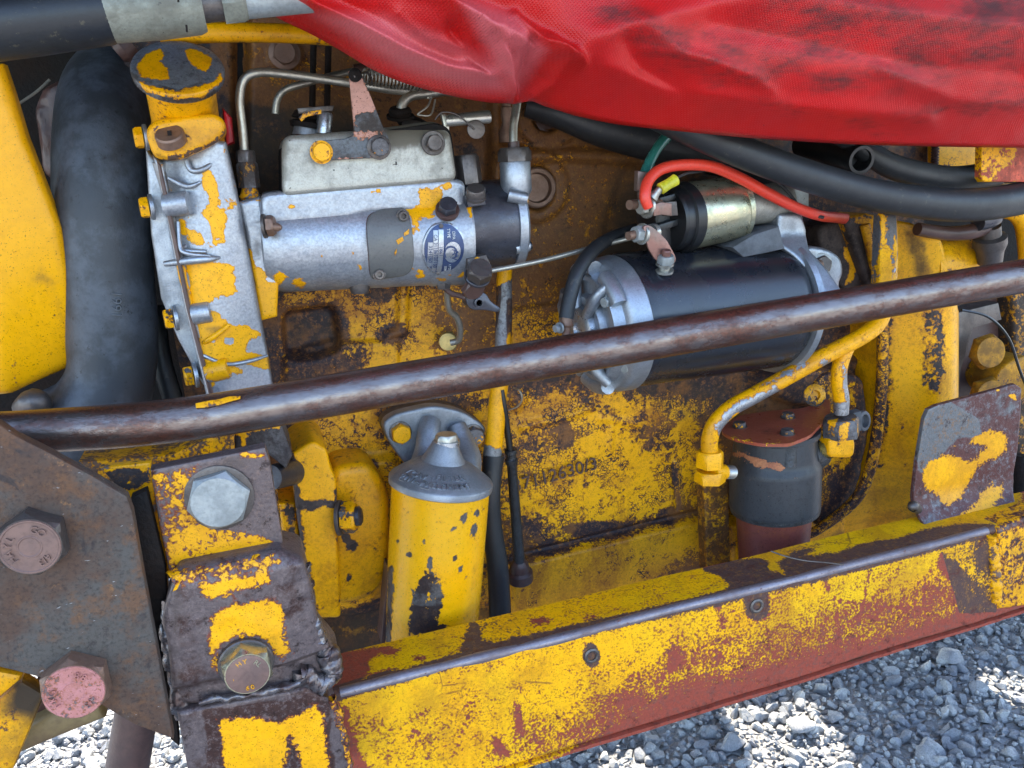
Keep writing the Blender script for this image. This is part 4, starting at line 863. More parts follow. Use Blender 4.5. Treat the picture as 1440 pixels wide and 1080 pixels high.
# ================================================================== STARTER MOTOR
def starter():
    t = thing('starter_motor', 'black starter motor with a gold coloured solenoid on top and an alloy end cover', 'starter motor', P(1000, 440, -.12))
    A, B = (866, 452, -.125), (1084, 429, -.105)
    obj('motor_body', plathe(A, B, [(0, 60), (0, 93), (.012, 95), (.99, 88), (1, 86), (1, 50)], n=80, step=.01), M['black'], t)
    # alloy brush end cover
    o = obj('end_cover', plathe((822, 463, -.13), (870, 454, -.125), [(.22, 10), (.22, 30), (.05, 32), (0, 36), (0, 46), (.06, 49), (.16, 50), (.18, 66), (.12, 68), (.12, 74), (.2, 77), (.38, 80), (.40, 86), (.46, 92), (.55, 95), (.95, 96), (1, 94), (1, 60)], n=88, step=.003), M['alu'], t)
    paint(o, [('g', .5, 6, ('L', 2, [(838, 400), (830, 460), (850, 530)]))], g=.05)
    a, b = P(822, 463, -.13), P(870, 454, -.125); ax = (b-a).normalized(); e1, e2, _ = frame(ax); s = S(850, 466, -.13)
    for k, th in enumerate((20, 75, 130, 185, 240, 300)):
        th = R(th); d = e1*math.cos(th)+e2*math.sin(th)
        bm = bmesh.new(); tube([(*(a-ax*.004+d*s*30), s*8), (*(a-ax*.001+d*s*62), s*9), (*(a+ax*.008+d*s*84), s*7)], world=True, n=12, bm=bm); obj('cover_rib', bm, M['alu'], t)
    obj('bearing_boss', lathe(a, -ax, [(-.005, s*34), (.006, s*32), (.009, s*26), (.009, s*12), (.006, s*10), (.006, .0005)], n=40), M['alubright'], t)
    for x, y, Y in ((856, 424, -.175), (884, 516, -.178)):
        o = bolt(t, (x, y, Y), 8, M['greybolt'], .9, axis=-ax-Vector((0, .3, 0)), washer=(10, 3), name='cover_screw')
    for k, (t0, t1) in enumerate(((62, 100), (118, 150), (-8, 30), (250, 292))):
        bm = bmesh.new(); pr = []
        for i in range(9):
            th = R(t0+(t1-t0)*i/8); d = e1*math.cos(th)+e2*math.sin(th); pr.append((*(a+ax*.012+d*s*85), s*11))
        tube(pr, world=True, n=12, k=2, bm=bm); obj('cover_lobe', bm, M['alu'], t)
    obj('cover_step', prism([(866, 500), (888, 494), (912, 508), (905, 520), (872, 514)], -.178, .02, .003), M['alubright'], t)
    # drive end housing, alloy
    o = obj('drive_flange', plathe((1080, 429, -.105), (1104, 426, -.10), [(0, 70), (0, 95), (.25, 97), (.5, 90), (1, 76), (1, 30)], n=64), M['alu'], t)
    nz = rpoly([(1096, 300), (1128, 298), (1136, 326), (1130, 350), (1142, 372), (1156, 420), (1150, 434), (1132, 428), (1120, 385), (1106, 360), (1090, 345), (1094, 320)], 6)
    def hug(c):
        p = proj(np.array([c[:]])); return Vector((c.x, c.y-.050*max(0, min(1, (p[1][0]-330)/80)), c.z))
    obj('nose_casting', prism(nz, -.135, .05, .006, 4, step=.006, fn=hug), M['alu'], t)
    fl = rpoly([(1128, 352), (1140, 345), (1166, 350), (1184, 362), (1188, 384), (1180, 400), (1188, 420), (1150, 430), (1132, 420)], 10)
    obj('mounting_ear', prism(fl, -.128, .03, .005, 3, step=.006), M['alu'], t)
    bolt(t, (1154, 372, -.129), 13, M['dsteel'], .7, axis=(-.25, -1, .1), washer=(16, 3), wmat=M['aluold'])
    obj('mounting_stud', plathe((1152, 372, -.14), (1140, 373, -.150), [(0, 7), (.8, 7), (1, 5)], n=14), M['rustbolt'], t)
    # solenoid
    C, D = (961, 305, -.125), (1034, 292, -.117)
    o = obj('solenoid_can', plathe(C, D, [(0, 30), (0, 46), (.04, 47), (.97, 44), (1, 42), (1, 20)], n=56, step=.01), M['gold'], t)
    obj('solenoid_lip', plathe((1032, 292, -.117), (1038, 291, -.117), [(0, 30), (0, 45), (1, 45), (1, 20)], n=48), M['gold'], t)
    obj('solenoid_neck', plathe((1036, 292, -.117), (1100, 283, -.11), [(0, 34), (.1, 27), (.9, 27), (1, 30), (1, 10)], n=40), M['aluold'], t)
    obj('solenoid_collar', plathe((938, 309, -.13), (964, 305, -.125), [(0, 30), (0, 42), (.1, 45), (.45, 45), (.5, 49), (.95, 49), (1, 47), (1, 30)], n=56), M['plastic'], t)
    obj('terminal_block', prism(rpoly([(922, 302), (930, 272), (955, 262), (968, 270), (970, 345), (950, 352), (925, 345)], 6), -.135, .05, .006, 3), M['plastic'], t)
    for pts, Y in (([(920, 318), (960, 306), (962, 314), (922, 328)], -.148), ([(928, 278), (950, 272), (952, 280), (930, 286)], -.146)): obj('block_ridge', prism(pts, Y, .02, .001), M['plastic'], t)
    br = [(1030, 348), (1060, 330), (1096, 318), (1104, 350), (1078, 356), (1046, 362)]
    obj('saddle', prism(br, -.150, .08, .002, 2), M['greybracket'], t)
    obj('alloy_strut', prism([(1098, 262), (1138, 266), (1138, 300), (1098, 296)], -.09, .03, .002), M['aluold'], t)
    # terminals
    obj('terminal_stud', plathe((885, 288, -.16), (930, 284, -.14), [(0, 7), (1, 7)], n=16), M['rustbolt'], t)
    bolt(t, (910, 290, -.160), 12, M['aluold'], .8, axis=(-1, -.25, .05), washer=(17, 4), wmat=M['zinc'], name='terminal_nut')
    bolt(t, (903, 329, -.170), 12, M['greybolt'], .9, axis=(-1, -.3, .1), washer=(15, 4), wmat=M['zinc'], name='terminal_nut')
    obj('stud_tip', plathe((883, 332, -.175), (898, 329, -.170), [(0, 6), (1, 7)], n=14), M['rustbolt'], t)
    obj('second_washer', plathe((916, 327, -.165), (921, 326, -.163), [(0, 12), (1, 12)], n=24), M['zinc'], t)
    obj('copper_lug', prism([(918, 288), (930, 284), (945, 286), (945, 304), (930, 302), (920, 304)], -.172, .004, .0008), M['copper'], t)
    obj('spade_nut', prism([(936, 284), (952, 283), (954, 303), (938, 304)], -.168, .012, .0012), M['dsteel'], t)
    strap = [(904, 318), (912, 316), (922, 322), (938, 338), (951, 362), (950, 370), (938, 372), (922, 366), (912, 350), (908, 334)]
    obj('copper_strap', prism(rpoly(strap, 5), -.178, .003, .0006), M['copper'], t)
    obj('strap_post', plathe((934, 382, -.170), (937, 350, -.178), [(0, 13), (.1, 13), (.12, 8), (.3, 8), (.32, 13), (.4, 13)], n=28), M['zinc'], t)
    a = P(936, 370, -.180); ax2 = P(938, 345, -.186)-a; bm = add_hex(bmesh.new(), a, ax2, 12*S(936, 360, -.18), .009, rot=.2); obj('strap_nut', bm, M['greybolt'], t)
    obj('strap_stud', lathe(a, ax2, [(.006, .0048), (.014, .0048), (.015, .004)], n=16), M['copper'], t)
    obj('paper_dot', lathe(P(1038, 428, -.167), (0, -1, .35), [(0, .006), (.0015, .006), (.002, .005)], n=20), M['alubright'], t)
    # cables: each its own thing
    tag(obj('starter_cable', tube([(912, 292, -.176, 7), (907, 276, -.176, 8), (912, 254, -.17, 8), (930, 238, -.165, 8), (960, 232, -.16, 8), (1000, 234, -.155, 8), (1040, 250, -.15, 8), (1080, 272, -.15, 8), (1120, 292, -.15, 7.5), (1152, 303, -.14, 7.5), (1176, 306, -.09, 7.5), (1190, 308, -.03, 7.5)], n=20), M['redwire']), 'thick bright red battery cable arching over the solenoid', 'cable')
    tag(obj('starter_cable', tube([(896, 322, -.08, 8), (866, 332, -.10, 9), (836, 350, -.13, 10), (814, 380, -.15, 10.5), (802, 415, -.16, 10.5), (796, 448, -.165, 10.5)], n=20), M['rubber']), 'thick black cable curving down the left side of the starter motor', 'cable')
    t3 = thing('cable_eyelet', 'rusty cable eyelet with a small grey screw below the black cable at the starter cover', 'cable end', P(796, 460, -.165))
    obj('sleeve', plathe((797, 444, -.165), (796, 472, -.168), [(0, 9), (.5, 9), (.6, 6), (1, 6)], n=14), M['rustbolt'], t3)
    bolt(t3, (787, 461, -.17), 6, M['greybolt'], 1, axis=(-1, -.4, 0), washer=(8, 3), name='screw')
    t2 = thing('green_cable', 'dull green cable coming down behind the red cable into a rusty clip', 'cable', P(905, 240, -.15))
    obj('insulation', tube([(955, 176, -.11, 8), (938, 192, -.12, 8), (922, 212, -.13, 7.5), (909, 238, -.14, 7.5), (905, 250, -.145, 8)], n=18), M['green'], t2)
    obj('clip', prism([(897, 240), (916, 242), (914, 262), (908, 272), (896, 268)], -.155, .008, .002), M['copper'], t2)
    obj('clip_tail', tube([(904, 262, -.15, 7), (902, 274, -.15, 6), (904, 284, -.155, 5)], n=12), M['copper'], t2)
    t2 = thing('sense_wire', 'thin grey wire with a bright yellow crimp connector beside the red cable', 'wire', P(935, 260, -.17))
    obj('wire', tube([(945, 254, -.17, 2), (965, 244, -.16, 2), (990, 240, -.14, 2.2), (1030, 232, -.13, 2.4), (1060, 238, -.13, 2.4), (1100, 262, -.14, 2.4), (1130, 296, -.145, 2.4), (1158, 306, -.15, 2.4)], n=8), M['rubber'], t2)
    obj('yellow_crimp', plathe((928, 266, -.172), (951, 252, -.170), [(0, 7), (.05, 8.5), (.5, 7.6), (.95, 8.5), (1, 7)], n=18), M['yelplastic'], t2)
    obj('ring_tongue', plathe((918, 277, -.168), (929, 265, -.172), [(0, 9), (.4, 6), (1, 5)], n=14), M['zinc'], t2)
starter()

# ================================================================== HOSES AT UPPER RIGHT
H1 = [(740, 148, -.02, 16), (790, 160, -.03, 22), (850, 180, -.04, 27), (920, 198, -.05, 29), (990, 214, -.06, 28), (1060, 232, -.06, 28), (1120, 250, -.06, 28)]
tag(obj('black_hose', tube(H1, n=30), M['rubber']), 'broad dull black hose passing behind the green cable under the tarpaulin', 'hose')
tag(obj('black_hose', tube([(900, 150, -.17, 20), (960, 178, -.175, 22), (1020, 204, -.18, 22), (1080, 228, -.185, 22), (1150, 252, -.19, 22), (1230, 274, -.19, 22), (1310, 286, -.185, 23), (1370, 288, -.18, 23), (1420, 282, -.17, 23), (1480, 268, -.16, 23)], n=36, k=8), M['rubber']), 'long thick black hose sagging across the solenoid towards the right edge', 'hose')
tag(obj('black_hose', tube([(1170, 186, -.14, 12), (1210, 206, -.15, 15), (1250, 232, -.155, 17), (1300, 247, -.15, 18), (1345, 252, -.14, 18), (1400, 244, -.12, 18)], n=28), M['rubber']), 'shorter black hose curving under the tarpaulin above the long sagging hose', 'hose')
def open_hose():
    a = P(1130, 203, -.04); b = P(1212, 225, -.165); d = (b-a); L = d.length; r = 20*S(1215, 226, -.165)
    o = obj('open_hose', lathe(a, d, [(0, r), (L*.9, r), (L*.97, r*1.02), (L, r*.98), (L, r*.76), (L*.8, r*.74), (L*.79, .0005)], n=36), M['plastic'])
    tag(o, 'short black rubber hose with an open round mouth under the tarpaulin', 'hose')
open_hose()
t = thing('yellow_box_bracket', 'yellow and red bracket plate at the right edge under the tarpaulin', 'bracket', P(1400, 240, -.1))
o = obj('front_plate', prism([(1381, 203), (1500, 200), (1500, 256), (1384, 256), (1380, 250)], -.175, .01, .002, step=.004), worn('yellow_over_red', under=PRIM, amp=(.7, .8, .6), rt=.35), t)
paint(o, [('w', -1, 8, [(1428, 205), (1438, 225), (1415, 240), (1398, 252), (1450, 260), (1510, 260), (1510, 200)])], w=.3, g=.05)
obj('lower_flange', prism([(1352, 272), (1392, 256), (1440, 258), (1400, 276)], -.12, .03, .002), M['yel'], t)
obj('inner_panel', prism([(1320, 195), (1382, 195), (1382, 240), (1320, 240)], -.03, .02, .002), M['yel'], t)
tag(obj('threaded_stud', plathe((1316, 190, -.06), (1314, 238, -.06), [(i/24, 4.5 if i % 2 else 6) for i in range(25)], n=12), M['brownpaint']), 'short dark threaded stud left of the yellow bracket plate under the tarpaulin', 'stud')
tag(obj('dark_backing', prism([(1130, 150), (1700, 120), (1700, 770), (1300, 840), (1200, 310), (1130, 250)], .16, .05, .004), M['void']), 'dark backing plate added to close the gap behind the right-hand hoses', 'plate')  # dark sheet added to hide the sky behind the hoses

# ================================================================== BELL HOUSING (right)
def bell():
    t = thing('bell_housing', 'large yellow cast bell housing on the right behind the tie rod', 'gearbox housing', P(1260, 600, -.03))
    def bg(c):
        p = proj(np.array([c[:]])); x, y = p[0][0], p[1][0]
        f = max(0., min(1., (x-1236)/58)); e = max(0., (x-1300)/60); k = max(0., (y-560)/250)
        return Vector((c.x, c.y-.042*f*f*(3-2*f)+.075*e*e+.05*k*k, c.z))
    out = [(1186, 306), (1222, 300), (1268, 312), (1292, 330), (1304, 368), (1310, 400), (1325, 430), (1340, 440), (1352, 470), (1356, 520), (1356, 590), (1330, 700), (1300, 790), (1240, 850), (1120, 880), (1080, 860), (1150, 760), (1205, 720), (1225, 650), (1236, 560), (1232, 430)]
    o = obj('casting', prism(out, -.055, .12, .007, 3, step=.0055, fn=bg), M['housing'], t)
    paint(o, [('w', -.9, 6, [(1186, 312), (1216, 318), (1232, 400), (1205, 400)]), ('w', -.1, 8, [(1240, 440), (1256, 440), (1252, 560), (1240, 660), (1228, 660), (1238, 560)]),
              ('w', -.35, 8, ('L', 5, [(1319, 440), (1322, 500), (1318, 545)])), ('w', -.05, 12, ('L', 10, [(1308, 450), (1306, 540)])), ('g', .25, 20, ('L', 8, [(1300, 470), (1300, 540)])),
              ('g', .42, 34, [(1320, 640), (1360, 560), (1360, 880), (1100, 900), (1180, 790), (1270, 740)]), ('w', .0, 10, (1268, 598, 8, 10)), ('w', -.5, 8, ('L', 3, [(1186, 312), (1222, 304)])), ('g', .5, 10, [(1270, 320), (1305, 340), (1312, 410), (1290, 400)])], w=.55, g=.06)
    o = obj('housing_flange', tube([(1216, 316, -.06, 7), (1232, 380, -.065, 8), (1240, 440, -.07, 8), (1240, 540, -.07, 8), (1228, 640, -.065, 8), (1205, 700, -.06, 8), (1150, 745, -.05, 7), (1120, 755, -.04, 6)], n=14), M['block'], t); paint(o, [('w', .5, 8, ('L', 8, [(1214, 316), (1226, 360)])), ('w', .15, 10, ('L', 10, [(1243, 430), (1243, 560)]))], w=.08, g=.05)
    bm = bmesh.new(); bmesh.ops.create_icosphere(bm, subdivisions=5, radius=1, matrix=Matrix.Translation(P(1272, 372, -.035)) @ Matrix.Diagonal((.034, .05, .042, 1)))
    o = obj('upper_boss', bm, M['housing'], t); paint(o, [('g', .4, 10, (1296, 385, 6, 20)), ('w', -.3, 5, ('L', 3, [(1298, 350), (1304, 400)]))], w=.5)
    o = obj('shaft_cover', plathe((1290, 376, -.06), (1372, 368, -.05), [(0, 40), (.6, 40), (.8, 37), (.92, 31), (.98, 22), (1, 8)], n=44, step=.006), M['housing'], t); paint(o, [('w', -.4, 6, [(1300, 385), (1345, 380), (1345, 410), (1300, 410)]), ('g', .3, 10, ('L', 4, [(1310, 340), (1380, 345)]))], w=.3)
    # the steel lever in front
    l = thing('gear_lever_strip', 'upright flat lever worn to pale blue steel above the tie rod', 'lever', P(1250, 350, -.14))
    o = obj('strip', prism([(1240, 300), (1262, 302), (1264, 360), (1256, 395), (1236, 400), (1238, 350)], -.15, .014, .003, step=.004), M['yelgrey'], l); paint(o, [('w', .9, 5, [(1236, 345), (1250, 350), (1256, 398), (1234, 402)]), ('w', .8, 4, [(1240, 305), (1246, 305), (1246, 345), (1238, 345)]), ('w', .5, 3, ('L', 2, [(1258, 330), (1260, 380)])), ('u', -.6, 10, (1250, 350, 40, 60))], w=-.4)
    # flange ring where the starter bolts on
    o = tag(obj('starter_mount', prism(rpoly([(1150, 320), (1190, 304), (1215, 312), (1236, 400), (1190, 410), (1160, 380)], 10), -.04, .06, .006, 3, step=.005), M['housing']), 'black and yellow casting the starter motor is bolted to', 'casting')
    paint(o, [('w', .8, 5, [(1186, 346), (1200, 350), (1206, 365), (1200, 395), (1186, 402), (1196, 375), (1184, 362)]), ('w', .6, 6, ('L', 4, [(1182, 312), (1208, 306)])), ('w', .5, 5, ('L', 4, [(1216, 312), (1226, 350)]))], w=-.9, g=.15)
    # linkage at upper right
    k = thing('linkage_joint', 'greasy ball joint and rusty arm under the long hose at the right', 'joint', P(1385, 330, -.1))
    obj('arm', tube([(1290, 322, -.1, 9), (1330, 328, -.1, 10), (1365, 326, -.11, 11), (1385, 318, -.11, 12)], n=16), M['brownpaint'], k)
    obj('arm_tip', tube([(1375, 312, -.12, 13), (1392, 308, -.12, 13), (1402, 306, -.12, 10)], n=16), M['bluesteel'], k)
    obj('joint_cup', plathe((1392, 368, -.10), (1392, 318, -.11), [(0, 16), (.3, 18), (.5, 22), (.7, 22), (.75, 15), (1, 14)], n=28), M['dsteel'], k)
    o = tag(obj('curved_guard', tube([(1408, 296, -.07, 10), (1428, 300, -.07, 12), (1440, 318, -.07, 12), (1444, 360, -.07, 11), (1444, 400, -.07, 11)], n=14), M['yel']), 'yellow curved bar at the right edge above the tie rod', 'bar'); paint(o, [], w=.2, g=.2)
    # dark recess with two big yellow hexagons
    r = thing('drive_coupling', 'dark recessed casting with two big dull yellow hexagon heads behind the tie rod', 'coupling', P(1390, 500, 0))
    obj('recess_back', prism([(1340, 395), (1480, 390), (1480, 820), (1300, 820), (1340, 600)], .03, .1, .004), M['brownpaint'], r)
    obj('grey_web', prism([(1345, 440), (1405, 425), (1410, 450), (1370, 462), (1352, 520), (1346, 600), (1340, 600)], -.0, .05, .005, rough=.002), M['dsteel'], r)
    for p, q in (((1385, 494, -.02), 26), ((1385, 555, -.02), 27)):
        o = bolt(r, p, q, M['yel'], .5, axis=(-.15, -1, .1), rot=.2, name='hex_head', ch=.18); paint(o, [], w=.35, g=.5)
    o = obj('yellow_knuckle', prism(rpoly([(1408, 520), (1425, 505), (1450, 500), (1460, 560), (1410, 560), (1400, 540)], 8), -.03, .06, .008, 3, rough=.003), M['yel'], r); paint(o, [], w=.05, g=.45)
    obj('thin_cable', tube([(1352, 436, -.08), (1390, 446, -.08), (1418, 475, -.08), (1434, 520, -.08), (1450, 560, -.08)], 2, n=6), M['plastic'], r)
    o = obj('yellow_arm', prism([(1424, 410), (1450, 400), (1455, 800), (1436, 800), (1430, 560)], .0, .04, .006, 3, step=.008, rough=.003), M['housing'], r); paint(o, [], w=-.05, g=.4)
    obj('dark_knob', plathe((1430, 690, -.1), (1436, 640, -.1), [(0, 12), (.2, 16), (.8, 15), (1, 8)], n=24), M['void'], r)
bell()

# ================================================================== YELLOW FUEL FILTER
def filter1():
    t = thing('fuel_filter', 'tall yellow fuel filter canister under a grey alloy head', 'fuel filter', P(615, 700, -.11))
    fl = rpoly([(536, 596), (556, 582), (610, 570), (650, 578), (684, 600), (682, 612), (655, 650), (575, 660), (548, 625)], 14)
    fl2 = [(x+(-3), y-4) for x, y in fl]
    obj('flange_gasket', prism(fl2, -.030, .022, .002, 2), M['dsteel'], t)
    obj('head_flange', prism(fl, -.046, .018, .003, 3, step=.006), M['headalu'], t)
    for x, y, m, w in ((563, 608, 'yel', .3), (665, 612, 'yelgrey', .0)):
        o = bolt(t, (x, y, -.047), 14.5, M[m], .85, washer=(16, 2), wmat=M['dsteel'], rot=.5); paint(o, [], w=w)
    # head body rising from the flange: inlet boss and neck
    obj('inlet_hump', tube([(606, 592, -.05, 14), (603, 608, -.060, 16), (600, 636, -.072, 18), (597, 662, -.085, 24)], n=28), M['headalu'], t)
    obj('outlet_hump', tube([(642, 598, -.05, 13), (650, 620, -.06, 17), (655, 645, -.075, 22), (650, 668, -.09, 26)], n=28), M['alu'], t)
    A, B = (620, 677, -.115), (627, 617, -.115)
    o = obj('head_dome', plathe(A, B, [(-.10, 55), (-.10, 70), (-.07, 73), (.05, 73.5), (.09, 72), (.20, 63), (.38, 47), (.46, 38), (.50, 31), (.70, 24), (.92, 18), (.94, 17), (.94, 10)], n=72, step=.008), M['headalu'], t)
    bm = bmesh.new(); a = P(628, 620, -.115); ax = P(628, 606, -.115)-a
    add_lathe(bm, a, ax, [(-.004, 19*S(628, 612, -.115)), (.001, 19*S(628, 612, -.115)), (.001, .002)], n=28); obj('bolt_washer', bm, M['alubright'], t)
    obj('centre_bolt', add_hex(bmesh.new(), a, ax, 17*S(628, 612, -.115), .008, rot=.0), M['zinc'], t)
    # canister
    C, D = (606, 900, -.112), (620, 680, -.112)
    o = obj('canister', plathe(C, D, [(-.2, 20), (-.18, 55), (-.15, 62), (0, 64), (.5, 67), (1, 69), (1, 40)], n=88, step=.0035), worn('canister_paint', film=.1, hk=.35, grit=.15, under=(.13, .12, .115), under2=(.045, .03, .028), amp=(.35, .6, .5), scl=(30, 90, 260), rt=.28, ru=.45, mu=.4, dirt=.2, ucut=.5, top2=(.72, .36, .006)), t)
    paint(o, [('w', -.75, 7, [(600, 805), (608, 820), (596, 840), (592, 865), (578, 870), (575, 892), (585, 886), (600, 892), (612, 885), (616, 860), (612, 850), (606, 850), (600, 838), (606, 825)]),
              ('w', -.35, 8, [(575, 870), (600, 800), (612, 805), (618, 825), (625, 840), (620, 862), (606, 890), (575, 895)]), ('w', -.6, 5, [(580, 840), (590, 815), (598, 815), (590, 862), (578, 870)]), ('w', .2, 3, [(600, 828), (606, 832), (600, 850), (596, 845)]),
              ('w', -.8, 2.5, (652, 728, 3.5, 6)), ('w', -.8, 2.5, (667, 744, 4, 7)), ('w', -.7, 2, (671, 722, 2.5, 5)), ('w', -.6, 2, (638, 745, 4, 2)), ('w', -.9, 2, (598, 762, 2.5, 4)), ('w', -.7, 2, (574, 780, 4, 4)), ('w', -.7, 2, (598, 772, 1.5, 3)), ('w', -.9, 2, (606, 792, 3, 9)), ('w', -.6, 2, (640, 785, 2, 4)), ('w', -.7, 2, (647, 800, 2.5, 3)), ('w', -.6, 2, (559, 762, 1.5, 3)), ('w', -.5, 2, (569, 640, 1.5, 3)), ('w', -.8, 3, ('L', 1, [(678, 706), (680, 716)])), ('w', -.5, 3, (622, 882, 8, 4)), ('g', .35, 14, ('L', 5, [(670, 790), (655, 880)])), ('w', -.9, 5, ('L', 3, [(550, 800), (546, 900)])), ('u', .4, 10, [(575, 855), (625, 855), (625, 900), (570, 900)])], w=.62, g=-.05)
    bnd = obj('side_strap', prism([(546, 800), (550, 800), (549, 905), (536, 905), (541, 850)], -.11, .03, .001), M['brownpaint'], t)
    # cast lettering on the dome
    a0 = P(620, 677, -.115); axw = (P(627, 617, -.115)-a0).normalized(); Ld = (P(627, 617, -.115)-a0).length; sc_ = S(620, 700, -.115)
    cone = [(r_*sc_, f_*Ld) for f_, r_ in ((.09, 72), (.20, 63), (.46, 38))]
    e1 = Vector((1, 0, 0)); e1 = (e1-axw*e1.dot(axw)).normalized(); e2 = e1.cross(axw).normalized()
    if e2.y > 0: e2 = -e2
    def cone_map(rr, ang0):
        def f(c):
            th = ang0+c.x/rr; q = c.y; r1 = rr-q*.80; h = np.interp(-r1, [-cone[0][0], -cone[1][0], -cone[2][0]], [cone[0][1], cone[1][1], cone[2][1]])
            return a0+axw*(h+c.z*.8)+(e1*math.sin(th)+e2*math.cos(th))*(r1+c.z*.5)
        return f
    for body, rr, an in (('FILTER', 50*sc_, R(0)), ('ELEMENT', 62*sc_, R(0)), ('CAV', 53*sc_, R(-50)), ('7111\u2013796', 62*sc_, R(-48))):
        text(body, Vector((0, 0, 0)), .0105, (1, 0, 0), (0, 0, 1), M['alubright'], t, .0014, 'cast_lettering', cone_map(rr, an), 1.05)
    fr = bmesh.new(); f = cone_map(58*sc_, R(-49)); pts = []
    for x, y in ((-.016, .008), (.015, .008), (.018, .004), (.018, -.008), (.014, -.010), (-.017, -.010), (-.018, .004), (-.016, .008)): pts.append((*f(Vector((x, y, .0005))), .0005))
    obj('letter_frame', tube(pts, world=True, n=6, k=2), M['alu'], t)
filter1()

# ================================================================== RED AND BLACK SEDIMENT FILTER
def filter2():
    t = thing('sediment_filter', 'black cast filter head with a dull red bowl under a bolted red plate', 'fuel filter', P(1090, 640, -.1))
    A, B = (1089, 712, -.11), (1090, 603, -.11)
    o = obj('head', plathe(A, B, [(-.02, 40), (-.02, 60), (.02, 62), (.55, 63), (.62, 60), (.66, 58), (.92, 56), (.94, 61), (1.0, 61), (1.0, 30)], n=72, step=.0035), M['ironred'], t)
    paint(o, [('w', -1.2, 3, [(1030, 636), (1046, 637), (1070, 645), (1104, 655), (1106, 661), (1080, 658), (1060, 650), (1044, 643), (1030, 641)]), ('w', -.9, 3, ('L', 1.2, [(1040, 646), (1070, 656), (1100, 662)]))])
    obj('lower_lip', plathe((1089, 716, -.11), (1089, 708, -.11), [(0, 40), (0, 61), (1, 62), (1, 40)], n=48), M['iron'], t)
    o = obj('bowl', plathe((1086, 850, -.11), (1088, 716, -.11), [(0, 44), (.5, 47), (1, 52)], n=56, step=.005), M['redcan'], t); paint(o, [], w=.2, g=.1)
    bp = [(1012, 606), (1022, 596), (1040, 584), (1080, 578), (1130, 574), (1150, 565), (1168, 560), (1168, 588), (1152, 598), (1140, 612), (1110, 624), (1070, 624), (1030, 616)]
    zt = P(1090, 600, -.11).z
    bm = bmesh.new(); top = [PZ(x, y, zt+.004) for x, y in rpoly(bp, 8)]; n = len(top); a = [bm.verts.new(v) for v in top]; b = [bm.verts.new(v-Vector((0, 0, .004))) for v in top]
    bm.faces.new(a); bm.faces.new(b[::-1])
    for i in range(n): bm.faces.new((a[i], b[i], b[(i+1) % n], a[(i+1) % n]))
    densify(bm, .005)
    o = obj('cover_plate', bm, M['redplate'], t); paint(o, [('g', .5, 8, (1078, 606, 14, 4)), ('w', -.1, 4, ('L', 2, [(1025, 612), (1070, 624), (1110, 624), (1145, 606)]))], w=.5, g=-.05)
    for x, y in ((1040, 598), (1108, 585), (1107, 608)):
        c = PZ(x, y+2, zt+.004); bm = add_hex(bmesh.new(), c, Z1, .0085, .006, rot=.3); o = obj('cover_bolt', bm, M['yelgrey'], t); paint(o, [], w=-.2)
        obj('washer', lathe(c-Z1*.0005, Z1, [(0, .0095), (.0012, .0095), (.0012, .004)], n=20), M['dsteel'], o)
    obj('vertical_boss', plathe((1109, 656, -.155), (1109, 626, -.150), [(0, 11), (1, 13)], n=20), M['iron'], t)
    obj('side_port', plathe((1135, 640, -.125), (1158, 636, -.125), [(0, 26), (.5, 24), (1, 18)], n=28), M['iron'], t)
    th = [(i/14, 11.5 if i % 2 else 13.5) for i in range(15)]
    obj('right_thread', plathe((1150, 634, -.135), (1168, 631, -.14), th, n=24), M['brass'], t)
    obj('left_thread', plathe((1030, 664, -.135), (1014, 664, -.14), [(f, r*.72) for f, r in th], n=24), M['zinc'], t)
    # left fitting
    f = thing('elbow_fitting', 'yellow hexagon elbow fitting on the left side of the black filter head', 'pipe fitting', P(1000, 665, -.14))
    a = P(998, 668, -.145); b = P(999, 625, -.145)
    o = obj('upper_nut', add_hex(bmesh.new(), P(998, 656, -.145), b-a, 20*S(998, 640, -.145), .020, rot=.35), M['yel'], f); paint(o, [], w=.35)
    o = obj('lower_hex', add_hex(bmesh.new(), P(998, 677, -.145), b-a, 22*S(998, 660, -.145), .014, rot=.1), M['yel'], f); paint(o, [], w=.35)
    o = obj('side_arm', plathe((1000, 664, -.148), (1018, 664, -.142), [(0, 14), (1, 11)], n=20), M['yel'], f); paint(o, [], w=.3)
    f = thing('elbow_fitting', 'steel and yellow elbow fitting on the right side of the black filter head', 'pipe fitting', P(1188, 620, -.14))
    o = obj('elbow', prism(rpoly([(1166, 618), (1200, 614), (1204, 624), (1202, 640), (1196, 645), (1166, 644)], 6), -.152, .022, .004, 3, step=.004), M['yel'], f); paint(o, [('w', -.3, 4, ('L', 2, [(1166, 644), (1196, 645)])), ('w', -.4, 3, ('L', 2, [(1180, 626), (1186, 636)]))], w=.25)
    a = P(1183, 612, -.145); o = obj('nut', add_hex(bmesh.new(), a, P(1182, 578, -.145)-a, 26*S(1183, 600, -.145), .024, rot=.25), M['yelgrey'], f); paint(o, [('w', .6, 3, (1187, 600, 7, 7)), ('w', .6, 3, (1170, 595, 4, 14)), ('w', .5, 3, (1203, 590, 4, 6))], w=-.5)
    a = P(1216, 592, -.13)
    obj('eye', lathe(a, (.35, -1, .15), [(-.008, .013), (.0, .013), (.001, .012), (.001, .0085), (-.006, .008), (-.0065, .0005)], n=30), M['greybracket'], f)
    obj('eye_link', prism([(1196, 582), (1212, 578), (1212, 606), (1198, 608)], -.142, .012, .002), M['greybracket'], f)
    # yellow pipes
    py = worn('yellow_pipe_paint', under=(.34, .34, .35), under2=(.10, .09, .09), mu=.7, amp=(.45, .5, .3), scl=(30, 80, 260), rt=.3, ru=.35, dirt=.12, ucut=.8)
